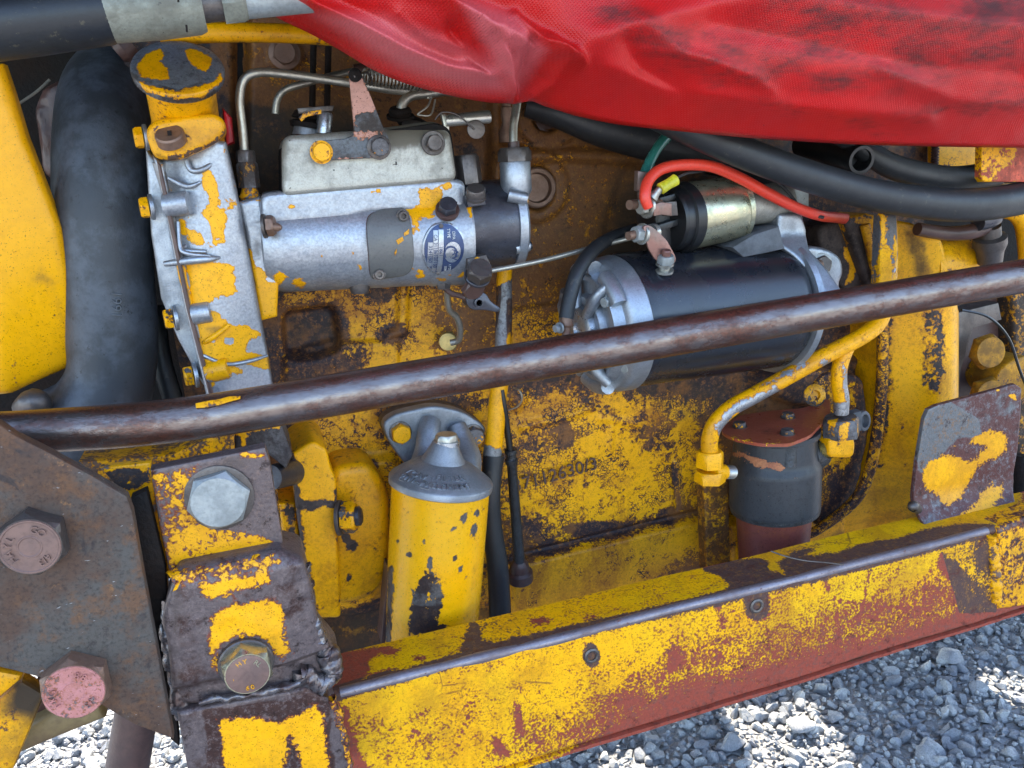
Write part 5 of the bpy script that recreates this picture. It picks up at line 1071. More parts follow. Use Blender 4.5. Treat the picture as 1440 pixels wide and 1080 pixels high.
    o = tag(obj('yellow_pipe', tube([(998, 640, -.145, 12), (998, 618, -.146, 12), (1006, 596, -.148, 12), (1028, 574, -.15, 12), (1060, 556, -.15, 12), (1110, 528, -.15, 12), (1160, 500, -.15, 12), (1210, 474, -.145, 12), (1234, 455, -.14, 12), (1244, 428, -.135, 12), (1250, 390, -.13, 11), (1252, 350, -.12, 10), (1250, 308, -.11, 10)], n=26, k=14), py), 'long bent yellow pipe rising from the left filter fitting towards the upper right', 'pipe')
    paint(o, [('w', -.5, 6, [(1004, 600), (1020, 580), (1050, 562), (1090, 545), (1100, 552), (1060, 572), (1030, 584), (1012, 610)]), ('w', -.3, 5, ('L', 2, [(1060, 548), (1140, 508)])), ('w', -.3, 6, (1160, 510, 10, 5)), ('w', -.3, 4, ('L', 3, [(1252, 310), (1256, 380)]))], w=.4)
    o = tag(obj('yellow_pipe', tube([(1183, 582, -.145, 10), (1183, 560, -.145, 11), (1180, 540, -.145, 11), (1181, 515, -.145, 11), (1190, 490, -.142, 11), (1200, 478, -.14, 11)], n=22, k=10), py), 'short upright yellow pipe rising from the right filter fitting to the tie rod', 'pipe')
    paint(o, [('w', -.7, 4, [(1170, 568), (1196, 566), (1196, 585), (1170, 585)]), ('w', -.4, 4, ('L', 3, [(1188, 520), (1192, 560)]))], w=.4)
    o = tag(obj('mounting_strip', prism([(990, 680), (1024, 678), (1028, 800), (994, 806)], -.06, .02, .002, step=.006), M['block']), 'dirty ochre upright strip left of the red filter bowl', 'strip'); paint(o, [], w=.04, g=.35, u=.4)
    o = tag(obj('filter_mount', prism(rpoly([(1140, 545), (1165, 520), (1215, 530), (1225, 600), (1210, 680), (1190, 730), (1150, 745), (1148, 640), (1160, 600)], 12), -.045, .05, .008, 4, step=.005, rough=.002), M['block']), 'chipped yellow and black casting behind the right filter fitting', 'casting')
    paint(o, [('w', -.9, 8, ('L', 10, [(1220, 560), (1215, 640), (1190, 700), (1150, 740)])), ('w', -.7, 8, (1205, 515, 22, 20)), ('w', -.6, 8, (1188, 680, 20, 16)), ('g', .3, 10, (1160, 660, 12, 50))], w=.12)
    o = tag(obj('sump_ledge', prism([(1030, 742), (1200, 700), (1190, 760), (1130, 860), (1030, 860)], -.03, .06, .01, 3, step=.008), M['housing']), 'yellow ledge of the sump behind the red filter bowl', 'sump'); paint(o, [('g', .5, 20, [(1100, 780), (1200, 740), (1200, 860), (1090, 860)])], w=.35, g=.1)
    o = tag(obj('grommet', lathe(P(1144, 556, -.07), (-.2, -1, .3), [(0, .014), (.004, .015), (.006, .012), (.006, .007), (.002, .006), (.002, .0005)], n=28), M['yelgrey']), 'worn round boss above the red cover plate of the sediment filter', 'boss'); paint(o, [], w=0, g=.3)
filter2()
# ================================================================== YELLOW ENGINE MOUNT LEFT OF THE FILTER
def mount():
    t = thing('engine_mount', 'yellow cast engine mounting lug with a hexagon nut left of the fuel filter', 'engine mount', P(450, 740, -.05))
    o = obj('lug', prism(rpoly([(408, 640), (440, 620), (460, 632), (466, 660), (474, 676), (474, 712), (476, 790), (480, 870), (440, 870), (418, 730)], 8), -.10, .10, .006, 4, step=.004), M['housing'], t)
    paint(o, [('w', -.8, 5, ('L', 4, [(416, 708), (440, 712), (455, 706), (472, 712)])), ('w', -.4, 6, ('L', 4, [(412, 640), (420, 730), (436, 860)])), ('w', -.5, 5, ('L', 3, [(474, 690), (476, 760)])), ('g', .4, 6, ('L', 2, [(418, 730), (436, 850)]))], w=.5, g=-.02)
    o = obj('side_web', prism([(392, 708), (416, 708), (436, 870), (414, 880), (400, 780)], -.085, .08, .004, 3, step=.005), M['housing'], t); paint(o, [('w', -.2, 6, ('L', 6, [(408, 720), (414, 790)]))], w=.35)
    o = obj('pad', prism(rpoly([(462, 660), (520, 650), (548, 690), (550, 800), (530, 840), (470, 858)], 22), -.066, .07, .022, 6, step=.005), M['housing'], t)
    paint(o, [('w', -.4, 5, ('L', 3, [(478, 856), (530, 842), (545, 820)])), ('w', -.6, 4, (494, 768, 8, 6)), ('w', -.7, 3, (487, 756, 7, 5)), ('w', -.5, 3, (488, 812, 3, 4))], w=.45, g=-.05)
    o = bolt(t, (477, 728, -.098), 23, M['yelgrey'], .85, axis=(1, -.35, 0), washer=(25, 5), wmat=M['dsteel'], rot=.3, name='mount_nut'); paint(o, [('w', .9, 4, [(488, 705), (506, 705), (506, 715), (488, 718)]), ('w', .9, 4, [(488, 730), (506, 728), (508, 744), (490, 742)])], w=-.2)
    obj('stud_tip', plathe((500, 726, -.105), (509, 725, -.107), [(0, 14), (.7, 14), (1, 10)], n=20), M['bluesteel'], t)
    o = tag(obj('spacer_tube', plathe((380, 672, -.14), (412, 664, -.10), [(0, 18), (1, 18)], n=28), M['bluesteel']), 'short blue-grey steel spacer tube behind the yellow bracket', 'spacer')
    o = tag(obj('bracket_shelf', prism([(330, 600), (396, 596), (412, 640), (402, 660), (378, 640), (330, 640)], -.14, .08, .003, step=.006), M['yelgrey']), 'grey and yellow shelf just under the tie rod', 'bracket'); paint(o, [('w', .8, 4, ('L', 5, [(330, 606), (390, 598)])), ('w', .6, 4, ('L', 4, [(340, 640), (345, 610)]))], w=-.5, g=.2)
    o = tag(obj('side_shelf', prism([(110, 650), (240, 640), (330, 600), (330, 650), (300, 700), (200, 720)], -.16, .05, .003, step=.006), M['yel']), 'dark greasy shelf behind the bracket and tie rod', 'bracket'); paint(o, [('g', .1, 12, ('L', 6, [(150, 655), (300, 625)]))], w=-.35, g=.3)
mount()

# ================================================================== TIE ROD
def rod():
    t = thing('tie_rod', 'long round browned steel tie rod crossing the whole engine bay', 'rod', P(720, 494, -.27))
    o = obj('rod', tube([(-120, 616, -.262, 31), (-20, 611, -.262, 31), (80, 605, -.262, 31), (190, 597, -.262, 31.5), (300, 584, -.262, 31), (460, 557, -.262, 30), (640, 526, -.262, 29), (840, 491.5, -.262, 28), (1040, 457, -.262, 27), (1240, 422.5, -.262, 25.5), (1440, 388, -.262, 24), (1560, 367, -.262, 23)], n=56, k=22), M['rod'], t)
    paint(o, [('g', .40, 12, ('L', 8, [(0, 585), (300, 562), (640, 502), (1040, 434), (1440, 368)])), ('g', .32, 12, ('L', 7, [(200, 622), (300, 610), (640, 550), (1040, 480), (1440, 408)])), ('g', -.22, 12, ('L', 5, [(300, 582), (640, 522), (1040, 454), (1440, 386)])), ('g', .25, 16, ('L', 6, [(100, 628), (260, 612)])), ('g', .1, 20, [(0, 590), (150, 580), (160, 640), (0, 640)])])  # rust tint plus painted light: dark reflection bands, bright highlight line near the centre
    return t
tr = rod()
def rodchips():
    # remnant of paint and a scrape sitting on the rod
    a, b = P(190, 597, -.262), P(460, 557, -.262)
    def on_rod(c):
        f = (c.x-a.x)/(b.x-a.x); zc = a.z+(b.z-a.z)*f; s = 31.5*S(190, 597, -.262)*(1-f)+f*30*S(460, 557, -.262)
        dz = max(-s*.98, min(s*.98, c.z-zc)); return Vector((c.x, c.y-math.sqrt(s*s-dz*dz), c.z))
    def chip(pts, m, nm):
        bm = prism(pts, -.262, .0006, 0, 0, step=.0025)
        for v in bm.verts:
            y0 = v.co.y+.262; q = on_rod(Vector((v.co.x, -.262, v.co.z))); v.co = Vector((q.x, q.y-.0007+y0, q.z))
        obj(nm, bm, m, tr)
    chip([(276, 562), (290, 559), (310, 556), (322, 553), (338, 552), (338, 555), (322, 559), (308, 563), (292, 566), (277, 567)], M['yel'], 'paint_remnant')
rodchips()

# ================================================================== LEFT MOUNTING PLATES
def plates():
    t = thing('side_plate', 'large rusty brown steel plate with two hexagon bolts at the lower left', 'steel plate', P(110, 860, -.31))
    out = [(-120, 560), (-2, 596), (20, 612), (60, 632), (120, 664), (178, 698), (186, 720), (200, 800), (244, 1040), (190, 1020), (130, 985), (60, 954), (-20, 934), (-120, 900)]
    obj('plate', prism(out, -.335, .011, .0018, 2, step=.01, rough=.0006), M['rustplate'], t)
    for (x, y, m, f, rot) in ((50, 756, 'dsteel', 'boltface', .52), (110, 956, 'rustbolt', 'pink', .52)):
        p = (x, y, -.335); s = S(*p)
        ax = Vector((-.02, -1, 0)); o = obj('hex_bolt', add_hex(bmesh.new(), P(*p), ax, 47*s, .017, rot=rot, ch=.08, n=36, top=.86), M[m], t, ang=18)
        c = P(*p)+ax.normalized()*.017
        r_ = 47*s*.84
        q = obj('bolt_face', lathe(c-Vector((0, .0012, 0))*-1, ax, [(0, r_), (.0016, r_), (.0022, r_*.98), (.0022, r_*.93), (.0016, r_*.90), (.0016, r_*.42), (.0020, r_*.40), (.0020, r_*.36), (.0014, r_*.33), (.0014, .0005)], n=48), M[f], o)
        if f == 'pink': paint(q, [], w=.25)
        def ring(body, a0, da, m2, rr=.66, size=.0075):
            for i, ch in enumerate(body):
                if ch == ' ': continue
                th = R(a0+da*i); d = Vector((math.cos(th), 0, math.sin(th))); text(ch, c+ax*.0016+d*r_*rr, size, (math.sin(th), 0, -math.cos(th)), ax, m2, o, .0006, 'bolt_mark')
        if f == 'boltface': ring('GO', 66, -22, M[f]); ring('LYAH', 140, 24, M[f]); ring('3/4', 292, 13, M[f])
        else: ring('GKN', 165, 20, M['pink']); ring('88', 70, -20, M['pink']); ring('3/4', 300, 13, M['pink'])
    # second plate edge / strap under it
    o = tag(obj('inner_plate', prism([(184, 700), (206, 690), (232, 800), (236, 860), (252, 1050), (240, 1040), (210, 880)], -.30, .012, .001), M['void']), 'narrow dark steel edge showing between the rusty plate and the bracket', 'plate')
    d = thing('loader_strap', 'yellow and brown strap with a tan bar under the big rusty plate', 'strap', P(30, 1020, -.28))
    o = obj('yellow_strap', prism([(-80, 930), (30, 950), (28, 958), (-10, 990), (-80, 1040)], -.30, .02, .004, step=.006), M['yel'], d); paint(o, [('w', -.3, 5, (14, 955, 14, 4))], w=.5)
    o = obj('brown_strap', prism([(30, 958), (62, 978), (20, 1080), (-10, 1120), (-60, 1120), (-10, 990)], -.285, .015, .004, step=.006), M['yel'], d); paint(o, [('g', .8, 30, [(20, 950), (70, 970), (50, 1010), (10, 1000)])], w=.12, g=.3)
    obj('tan_bar', prism([(20, 1030), (60, 1010), (130, 975), (148, 1012), (90, 1035), (20, 1065)], -.25, .03, .006, 3), M['tan'], d)
    obj('dark_gap', prism([(50, 960), (170, 980), (130, 1000), (40, 1040)], -.235, .02, .002), M['brownpaint'], d)
    tag(obj('brown_post', plathe((172, 1120, -.22), (195, 985, -.22), [(0, 29), (1, 29)], n=36), M['brownpaint']), 'round dark brown post standing on the gravel behind the rusty plate', 'post')
plates()

# ================================================================== BRACKET WITH GREY BOLT, WELDED KNUCKLE
def weld(path, r, parent, m='weld', k=10, seed=1, name='weld_bead'):
    """a run of overlapping weld ripples"""
    rr = random.Random(seed); pts = [np.array([*P(*p[:3])]) for p in path]; Q = catmull(pts, k); bm = bmesh.new()
    ph = 0; W_ = []
    for q in catmull(pts, k*3):
        ph += rr.uniform(.35, .75); W_.append((q[0]+rr.uniform(-.06, .06)*r, q[1]+r*.50, q[2]+rr.uniform(-.06, .06)*r, r*(1.0+.09*math.sin(ph)+.5*mnoise.noise(Vector(q)*70+Vector((seed, 0, 0))))))
    W_[0] = (*W_[0][:3], r*.3); W_[-1] = (*W_[-1][:3], r*.3)
    tube(W_, world=True, n=18, k=1, bm=bm)
    for v in bm.verts: v.co += Vector((.6, 1, .6))*(.0030*mnoise.noise(v.co*85)+.0010*mnoise.noise(v.co*260))
    return obj(name, bm, M[m], parent, ang=80)
def bracket():
    t = thing('bolted_bracket', 'flat yellow and bare steel bracket plate held by a large grey hexagon bolt', 'bracket', P(310, 740, -.28))
    out = [(211, 661), (373, 629), (380, 650), (398, 760), (396, 800), (250, 812), (238, 806), (224, 740)]
    o = obj('plate', prism(out, -.300, .014, .0022, 2, step=.0035), M['bracket'], t)
    paint(o, [('w', .22, 5, [(208, 668), (286, 648), (268, 680), (262, 712), (278, 728), (300, 742), (350, 748), (398, 764), (400, 815), (230, 815)]), ('w', .5, 8, [(240, 760), (300, 745), (390, 775), (390, 795), (250, 800)]), ('w', .7, 4, [(335, 637), (372, 636), (372, 645), (345, 646)]), ('w', -.2, 5, ('L', 3, [(212, 662), (226, 740), (240, 806)])), ('g', .3, 10, (330, 652, 30, 10))], w=-.9, u=.35, g=.05)
    bolt(t, (308, 700, -.300), 44, M['greybolt'], .33, washer=(48, 4), wmat=M['dsteel'], rot=.16, ch=.06, axis=(-.05, -1, -.02))
    y = obj('side_tab', prism([(140, 658), (212, 650), (222, 720), (232, 760), (238, 806), (228, 806), (195, 720)], -.272, .01, .002, step=.004), M['yelgrey'], t)
    paint(y, [('w', -1, 5, (178, 672, 24, 11)), ('w', .5, 3, (180, 678, 6, 4)), ('u', .6, 5, (178, 672, 30, 16))], w=.45)
    obj('back_web', prism([(196, 715), (228, 712), (250, 1010), (222, 940)], -.262, .01, .002), M['brownpaint'], t)
    k = thing('welded_knuckle', 'chunky welded steel knuckle with yellow patches and a brown hexagon bolt', 'bracket', P(350, 920, -.30))
    body = rpoly([(248, 806), (392, 778), (428, 790), (440, 830), (452, 900), (482, 935), (478, 965), (440, 975), (290, 1000), (244, 1000), (234, 900), (226, 880), (232, 850)], 10)
    def step(c):
        p = proj(np.array([c[:]])); x, y = p[0][0], p[1][0]
        f = max(0, min(1, (826-(y+(x-250)*.18))/30)); g = max(0, min(1, (y+(x-250)*.22-965)/10)); e = max(0, (x-400)/60)
        return Vector((c.x, c.y+.010*f+.008*g+.008*min(1, e), c.z))
    o = obj('block', prism(body, -.325, .045, .006, 3, step=.0035, fn=step, rough=.0012), M['bracket'], k)
    paint(o, [('w', .80, 10, [(300, 862), (318, 850), (386, 840), (398, 850), (404, 900), (410, 918), (395, 930), (372, 900), (340, 895), (312, 905), (300, 925), (292, 900)]), ('w', .7, 10, [(282, 818), (376, 800), (386, 818), (300, 846), (284, 842)]),
              ('w', .16, 8, [(246, 800), (400, 775), (400, 800), (256, 826)]), ('w', .1, 6, (305, 940, 12, 14)), ('g', .3, 12, ('L', 8, [(250, 820), (246, 900), (252, 990)])), ('g', .25, 14, ('L', 10, [(300, 985), (430, 965)]))], w=-1, u=.12, g=.1)
    q = weld([(246, 818, -.318), (300, 808, -.318), (340, 800, -.318), (398, 786, -.316)], .0075, k, seed=2, m='bracket'); paint(q, [], w=.12, g=.1)
    weld([(425, 800, -.312), (430, 830, -.313), (438, 870, -.314), (448, 905, -.315)], .0065, k, seed=3, k=9)
    weld([(448, 905, -.312), (462, 925, -.314), (470, 945, -.314), (462, 962, -.316), (440, 960, -.318), (425, 950, -.318)], .0085, k, seed=4, k=8)
    weld([(240, 850, -.312), (236, 890, -.314), (242, 930, -.314), (250, 980, -.314), (256, 1010, -.31)], .0065, k, seed=5, k=8)
    weld([(280, 990, -.325), (330, 982, -.325), (385, 970, -.325), (430, 960, -.322)], .0035, k, seed=6, k=10)
    p = (349, 935, -.326); s = S(*p); ax = Vector((.03, -1, -.02))
    obj('washer', lathe(P(346, 932, -.326), ax, [(0, 38*s), (.003, 38*s), (.004, 36*s), (.004, 10*s)], n=44), M['dsteel'], k)
    o = obj('hex_bolt', add_hex(bmesh.new(), P(347, 933, -.328), ax, 36*s, .016, rot=.6, ch=.12, n=36, top=.84), M['gold'], k, ang=18)
    c = P(347, 933, -.328)+ax.normalized()*.016; r_ = 36*s*.8
    obj('bolt_face', lathe(c, ax, [(-.0005, r_), (.0006, r_), (.0008, r_*.97), (.0008, .0005)], n=44), M['boltface'], o)
    def ring(body, a0, da, size=.006, rr=.7, m='yel'):
        for i, ch in enumerate(body):
            if ch == ' ': continue
            th = R(a0+da*i); d = Vector((math.cos(th), 0, math.sin(th))); text(ch, c+ax*.0008+d*r_*rr, size, (math.sin(th), 0, -math.cos(th)), ax, M[m], o, .0004, 'bolt_mark')
    ring('3HY', 140, -24); ring('RL', 48, -16, m='gold'); ring('-', 190, 0); ring('90', 262, 18)
    for a_ in (70, 185): pass
    # lower yellow face going down to the frame
    l = thing('frame_post', 'brown and yellow lower frame post under the welded knuckle', 'frame post', P(380, 1060, -.31))
    out = [(248, 1002), (300, 992), (430, 966), (462, 985), (480, 1030), (500, 1120), (270, 1120)]
    o = obj('post', prism(out, -.322, .08, .004, 3, step=.004, rough=.0008), M['bracket'], l)
    paint(o, [('w', .85, 9, [(304, 1012), (336, 1008), (370, 1008), (392, 1018), (410, 1005), (446, 990), (455, 1000), (460, 1040), (470, 1110), (430, 1110), (418, 1060), (411, 1035), (402, 1060), (404, 1110), (320, 1110)]), ('g', .12, 20, (380, 1060, 60, 40)), ('u', -.3, 8, [(290, 1000), (460, 980), (470, 1120), (300, 1120)])], w=-1, u=.1, g=.02)
    weld([(464, 985, -.318), (476, 1020, -.318), (490, 1080, -.318)], .005, l, seed=8, m='bracket')
bracket()

# ================================================================== FRAME RAIL
def rail():
    t = thing('frame_rail', 'yellow angle-iron frame rail worn to red primer along the bottom of the picture', 'frame rail', P(940, 950, -.26))
    Y = -.265
    tl, trr = P(478, 972, Y), P(1392, 744, Y); bl, br_ = P(760, 1074, Y), P(1440, 862, Y)
    print('rail z', tl.z, trr.z, bl.z, br_.z)
    # top surface depth from the far edge traced in the photo
    e1, e2 = PZ(720, 862, (tl.z+trr.z)/2), PZ(1110, 768, (tl.z+trr.z)/2); print('rail back edge y', e1.y, e2.y)
    depth = (e1.y+e2.y)/2-Y
    xs0, xs1 = tl.x-.012, P(1560, 800, Y).x
    # profile (y, dz): back edge of top flange -> worn rounded corner -> face -> lip
    def prof(zt, zb):
        q = [(depth, -.006), (depth, 0)]
        k = int((depth-.006)/.004); q += [(depth-(depth-.006)*i/k, 0) for i in range(1, k+1)]
        q += [(.006-.006*math.sin(a), -.006+.006*math.cos(a)) for a in (.3, .6, .9, 1.2, 1.57)]
        h = zt-zb; k = int((h-.016)/.004); q += [(0, -.006-(h-.016)*i/k) for i in range(1, k+1)]
        q += [(.0008, -(h-.010)), (.004, -(h-.009)), (.004, -(h-.006)), (-.0015, -(h-.005)), (-.0015, -(h-.001)), (.001, -h), (.035, -h), (.035, -(h-.006)), (.006, -(h-.006)), (.006, -.008), (depth-.001, -.006)]
        return q
    bm = bmesh.new(); n = int((xs1-xs0)/.0032); prev = None
    for i in range(n+1):
        x = xs0+(xs1-xs0)*i/n; zt = tl.z+(trr.z-tl.z)*(x-tl.x)/(trr.x-tl.x); zb = bl.z+(br_.z-bl.z)*(x-bl.x)/(br_.x-bl.x)
        row = []
        for y, dz in prof(tl.z, bl.z):
            sc_ = (zt-zb)/(tl.z-bl.z); wv = .0009*mnoise.noise(Vector((x*7, y*9, dz*9)))+.0003*mnoise.noise(Vector((x*60, y*60, dz*60)))
            row.append(bm.verts.new((x, Y+y+wv, zt+dz*sc_+wv)))
        if prev:
            for j in range(len(row)): bm.faces.new((prev[j], prev[(j+1) % len(row)], row[(j+1) % len(row)], row[j]))
        prev = row
    o = obj('angle_iron', bm, M['rail'], t, ang=50)
    G = [(476, 975), (700, 912), (940, 858), (1200, 796), (1392, 745)]
    paint(o, [
        ('w', .36, 10, [(470, 900), (1440, 650), (1440, 760), (470, 1000)]),
        ('w', -.9, 6, [(470, 920), (540, 912), (512, 930), (520, 940), (506, 955), (506, 966), (470, 975)]), ('w', -.8, 5, [(520, 950), (535, 944), (556, 942), (540, 952), (522, 958)]), ('w', -.8, 5, [(655, 895), (664, 876), (672, 878), (676, 900), (690, 905), (668, 916), (652, 912)]), ('w', -.8, 5, [(715, 905), (722, 896), (745, 898), (740, 908)]),
        ('w', -1, 5, [(990, 800), (1014, 808), (1030, 824), (1010, 846), (1200, 790), (1400, 745), (1350, 725), (1260, 760), (1180, 765), (1130, 770), (1100, 790), (1000, 782)]),
        ('w', .6, 5, [(1075, 778), (1100, 776), (1095, 790), (1108, 810), (1085, 804), (1078, 800), (1080, 786), (1066, 782), (1020, 790), (1020, 784)]), ('w', .5, 5, [(1118, 768), (1230, 735), (1420, 700), (1420, 730), (1300, 745), (1215, 764), (1180, 778), (1120, 784), (1150, 770)]), ('w', .15, 5, ('L', 3, [(1120, 772), (1200, 758)])),
        ('w', -.6, 4, (590, 925, 6, 3)), ('w', -.5, 4, (548, 915, 10, 5)), ('w', -.5, 4, (760, 873, 10, 3)), ('w', -.4, 4, (830, 868, 8, 3)),
        ('w', .30, 14, [(470, 992), (940, 874), (1392, 760), (1445, 760), (1440, 850), (1180, 905), (960, 985), (700, 1120), (470, 1120)]),
        ('w', .55, 14, [(480, 990), (760, 925), (900, 890), (890, 910), (700, 960), (560, 1000), (490, 1010)]),
        ('w', .06, 16, [(890, 960), (960, 900), (1180, 850), (1320, 820), (1420, 840), (1180, 900), (960, 980)]),
        ('w', -.06, 30, [(700, 1060), (880, 970), (1000, 925), (1180, 870), (1330, 830), (1440, 800), (1440, 860), (900, 1030)]), ('w', -.8, 26, [(760, 1100), (900, 1010), (960, 978), (1060, 962), (1150, 930), (1250, 905), (1440, 852), (1440, 900), (760, 1110)]),
        ('w', -.8, 10, [(470, 985), (486, 1000), (500, 1060), (530, 1100), (500, 1110), (470, 1020)]), ('w', -.5, 6, ('L', 3, [(726, 990), (734, 1035)])), ('w', -.6, 5, [(692, 1035), (702, 1040), (716, 1062), (700, 1062)]), ('w', -.5, 8, (950, 925, 9, 14)), ('w', -.4, 10, (885, 985, 20, 10)), ('w', -.4, 6, ('L', 3, [(1010, 850), (1016, 880)])), 
        ('w', -.8, 2.2, ('L', .6, [(1174, 838), (1176, 860), (1180, 900), (1180, 930)])), ('w', -.7, 2.2, ('L', .8, [(1178, 845), (1250, 855), (1312, 856)])), ('w', -.8, 2, ('L', .5, [(572, 1050), (600, 990)])), ('w', -.5, 4, ('L', 2, [(1158, 812), (1166, 830)])), ('w', -.5, 3, ('L', 1, [(1208, 880), (1224, 800)])), ('w', -.5, 3, ('L', 1, [(1300, 850), (1302, 810), (1310, 800)])), ('w', -.5, 3, ('L', .7, [(640, 1060), (660, 1000)])),
        ('w', -.7, 7, [(1325, 780), (1345, 800), (1360, 830), (1380, 850), (1376, 868), (1350, 850), (1340, 820), (1320, 795)]), ('w', -.5, 5, ('L', 2, [(1400, 860), (1340, 790)])), ('w', -.5, 4, ('L', 1, [(1338, 880), (1350, 850), (1365, 840)])), ('w', -.5, 10, (1385, 780, 16, 26)),
        ('w', -.9, 3, (832, 922, 11, 16)), ('w', -.9, 4, [(1048, 842), (1080, 836), (1078, 864), (1064, 872), (1050, 866)]),
        ('w', -1.2, 4, ('L', 7, G)), ('u', 1.0, 7, ('L', 10, G)), ('u', 1.2, 5, [(990, 800), (1400, 700), (1400, 745), (1010, 846)]), ('u', .8, 6, [(650, 870), (740, 870), (740, 915), (650, 920)]), ('u', .8, 3, (832, 922, 12, 17)), ('u', .8, 3, (1064, 852, 18, 20)), ('u', .9, 7, [(1325, 770), (1400, 745), (1400, 860), (1350, 860)]),
        ('g', .16, 50, [(480, 1020), (760, 960), (740, 1050), (600, 1120), (500, 1120)]), ('g', .6, 3, ('L', 1.2, [(760, 1062), (1060, 968), (1250, 912), (1440, 853)]))], w=-.8, u=-.25, g=-.02)
    # bright worn corner of bare metal
    bm = bmesh.new(); pts = []
    for i in range(60):
        x = tl.x+(trr.x-tl.x)*i/59; zt = tl.z+(trr.z-tl.z)*(x-tl.x)/(trr.x-tl.x); wv = .0009*mnoise.noise(Vector((x*7, 0, 0)))
        pts.append((x, Y+.0054+wv, zt-.0054+wv, .0060*(.96+.12*mnoise.noise(Vector((x*25, 3, 0))))))
    obj('worn_edge', tube(pts, world=True, n=20, k=2), metal('worn_bright_steel', (.25, .215, .23), .38, .65, (.13, .06, .045), .6, .6, 300, stretch=(.4, 1, 1), spot=.05, spotc=(.12, .05, .04)), t)
    for (x, y) in ((832, 922), (1064, 852)):
        c = P(x, y, Y-.0004); obj('hollow_rivet', lathe(c, FRONT, [(-.002, .0088), (.001, .0084), (.0020, .0066), (.0014, .0050), (-.006, .0046), (-.008, .0004)], n=32), M['dsteel'], t)
    # upright tab that curls up from the flange at the right end
    tab = [(1283, 712), (1290, 650), (1300, 590), (1306, 576), (1318, 570), (1400, 548), (1428, 540), (1437, 546), (1436, 580), (1432, 630), (1424, 676), (1410, 706), (1395, 745), (1375, 775), (1290, 775)]
    z0 = P(1340, 735, Y+depth).z
    def curl(c):
        d = min(1.15, max(0., 1-(c.z-z0)/.055)); return Vector((c.x, c.y-.042*d*d, c.z))
    o = obj('upright_tab', prism(tab, Y+depth-.004, .006, .0016, 2, step=.0035, fn=curl), worn('tab_paint', under=(.10, .035, .03), under2=(.15, .155, .16), amp=(.45, .55, .5), rt=.34, ru=.4, mu=.1, mu2=.5, dirt=.2, ucut=.75), t)
    paint(o, [('w', .8, 10, [(1296, 665), (1306, 650), (1330, 640), (1350, 642), (1362, 648), (1384, 630), (1358, 625), (1372, 612), (1392, 602), (1410, 604), (1418, 616), (1418, 635), (1400, 645), (1385, 650), (1375, 660), (1362, 680), (1350, 700), (1336, 712), (1322, 706), (1318, 695), (1300, 690)]),
              ('w', .7, 12, [(1352, 722), (1372, 700), (1394, 676), (1400, 682), (1414, 670), (1408, 700), (1396, 716), (1370, 734), (1290, 744), (1292, 738), (1340, 732)]), ('w', .8, 3, [(1416, 556), (1428, 554), (1430, 566)]), ('w', .5, 3, (1404, 549, 5, 2)), ('w', .4, 3, (1344, 628, 5, 2)),
              ('u', .9, 12, [(1300, 580), (1335, 570), (1372, 592), (1375, 610), (1345, 612), (1320, 640), (1296, 660), (1290, 640)])], w=-1, u=.12, g=.0)
    obj('pin', tube([(1280, 716, Y+depth-.02, 4), (1284, 712, Y+depth-.02, 8), (1290, 716, Y+depth-.012, 7)], n=16), M['dsteel'], t)
    weld([(1396, 752, Y-.002), (1400, 780, Y-.003), (1402, 810, Y-.003), (1404, 845, Y-.003)], .006, t, m='yel', seed=9)
    g = thing('frame_gusset', 'chipped yellow welded gusset at the right edge of the frame rail', 'gusset', P(1420, 800, -.26))
    o = obj('gusset', prism([(1404, 744), (1440, 728), (1520, 700), (1520, 840), (1404, 858)], Y-.003, .03, .004, 3, step=.005, rough=.001), M['bracket'], g); paint(o, [('w', -.4, 6, ('L', 4, [(1410, 745), (1440, 732)])), ('g', .4, 10, (1430, 770, 12, 25))], w=.2)
    obj('overlap_edge', tube([(1084, 775, Y+.03), (1104, 782, Y+.02), (1130, 788, Y+.01), (1160, 791, Y), (1186, 794, Y-.003)], 1.1, n=8), M['dsteel'], t)
rail()

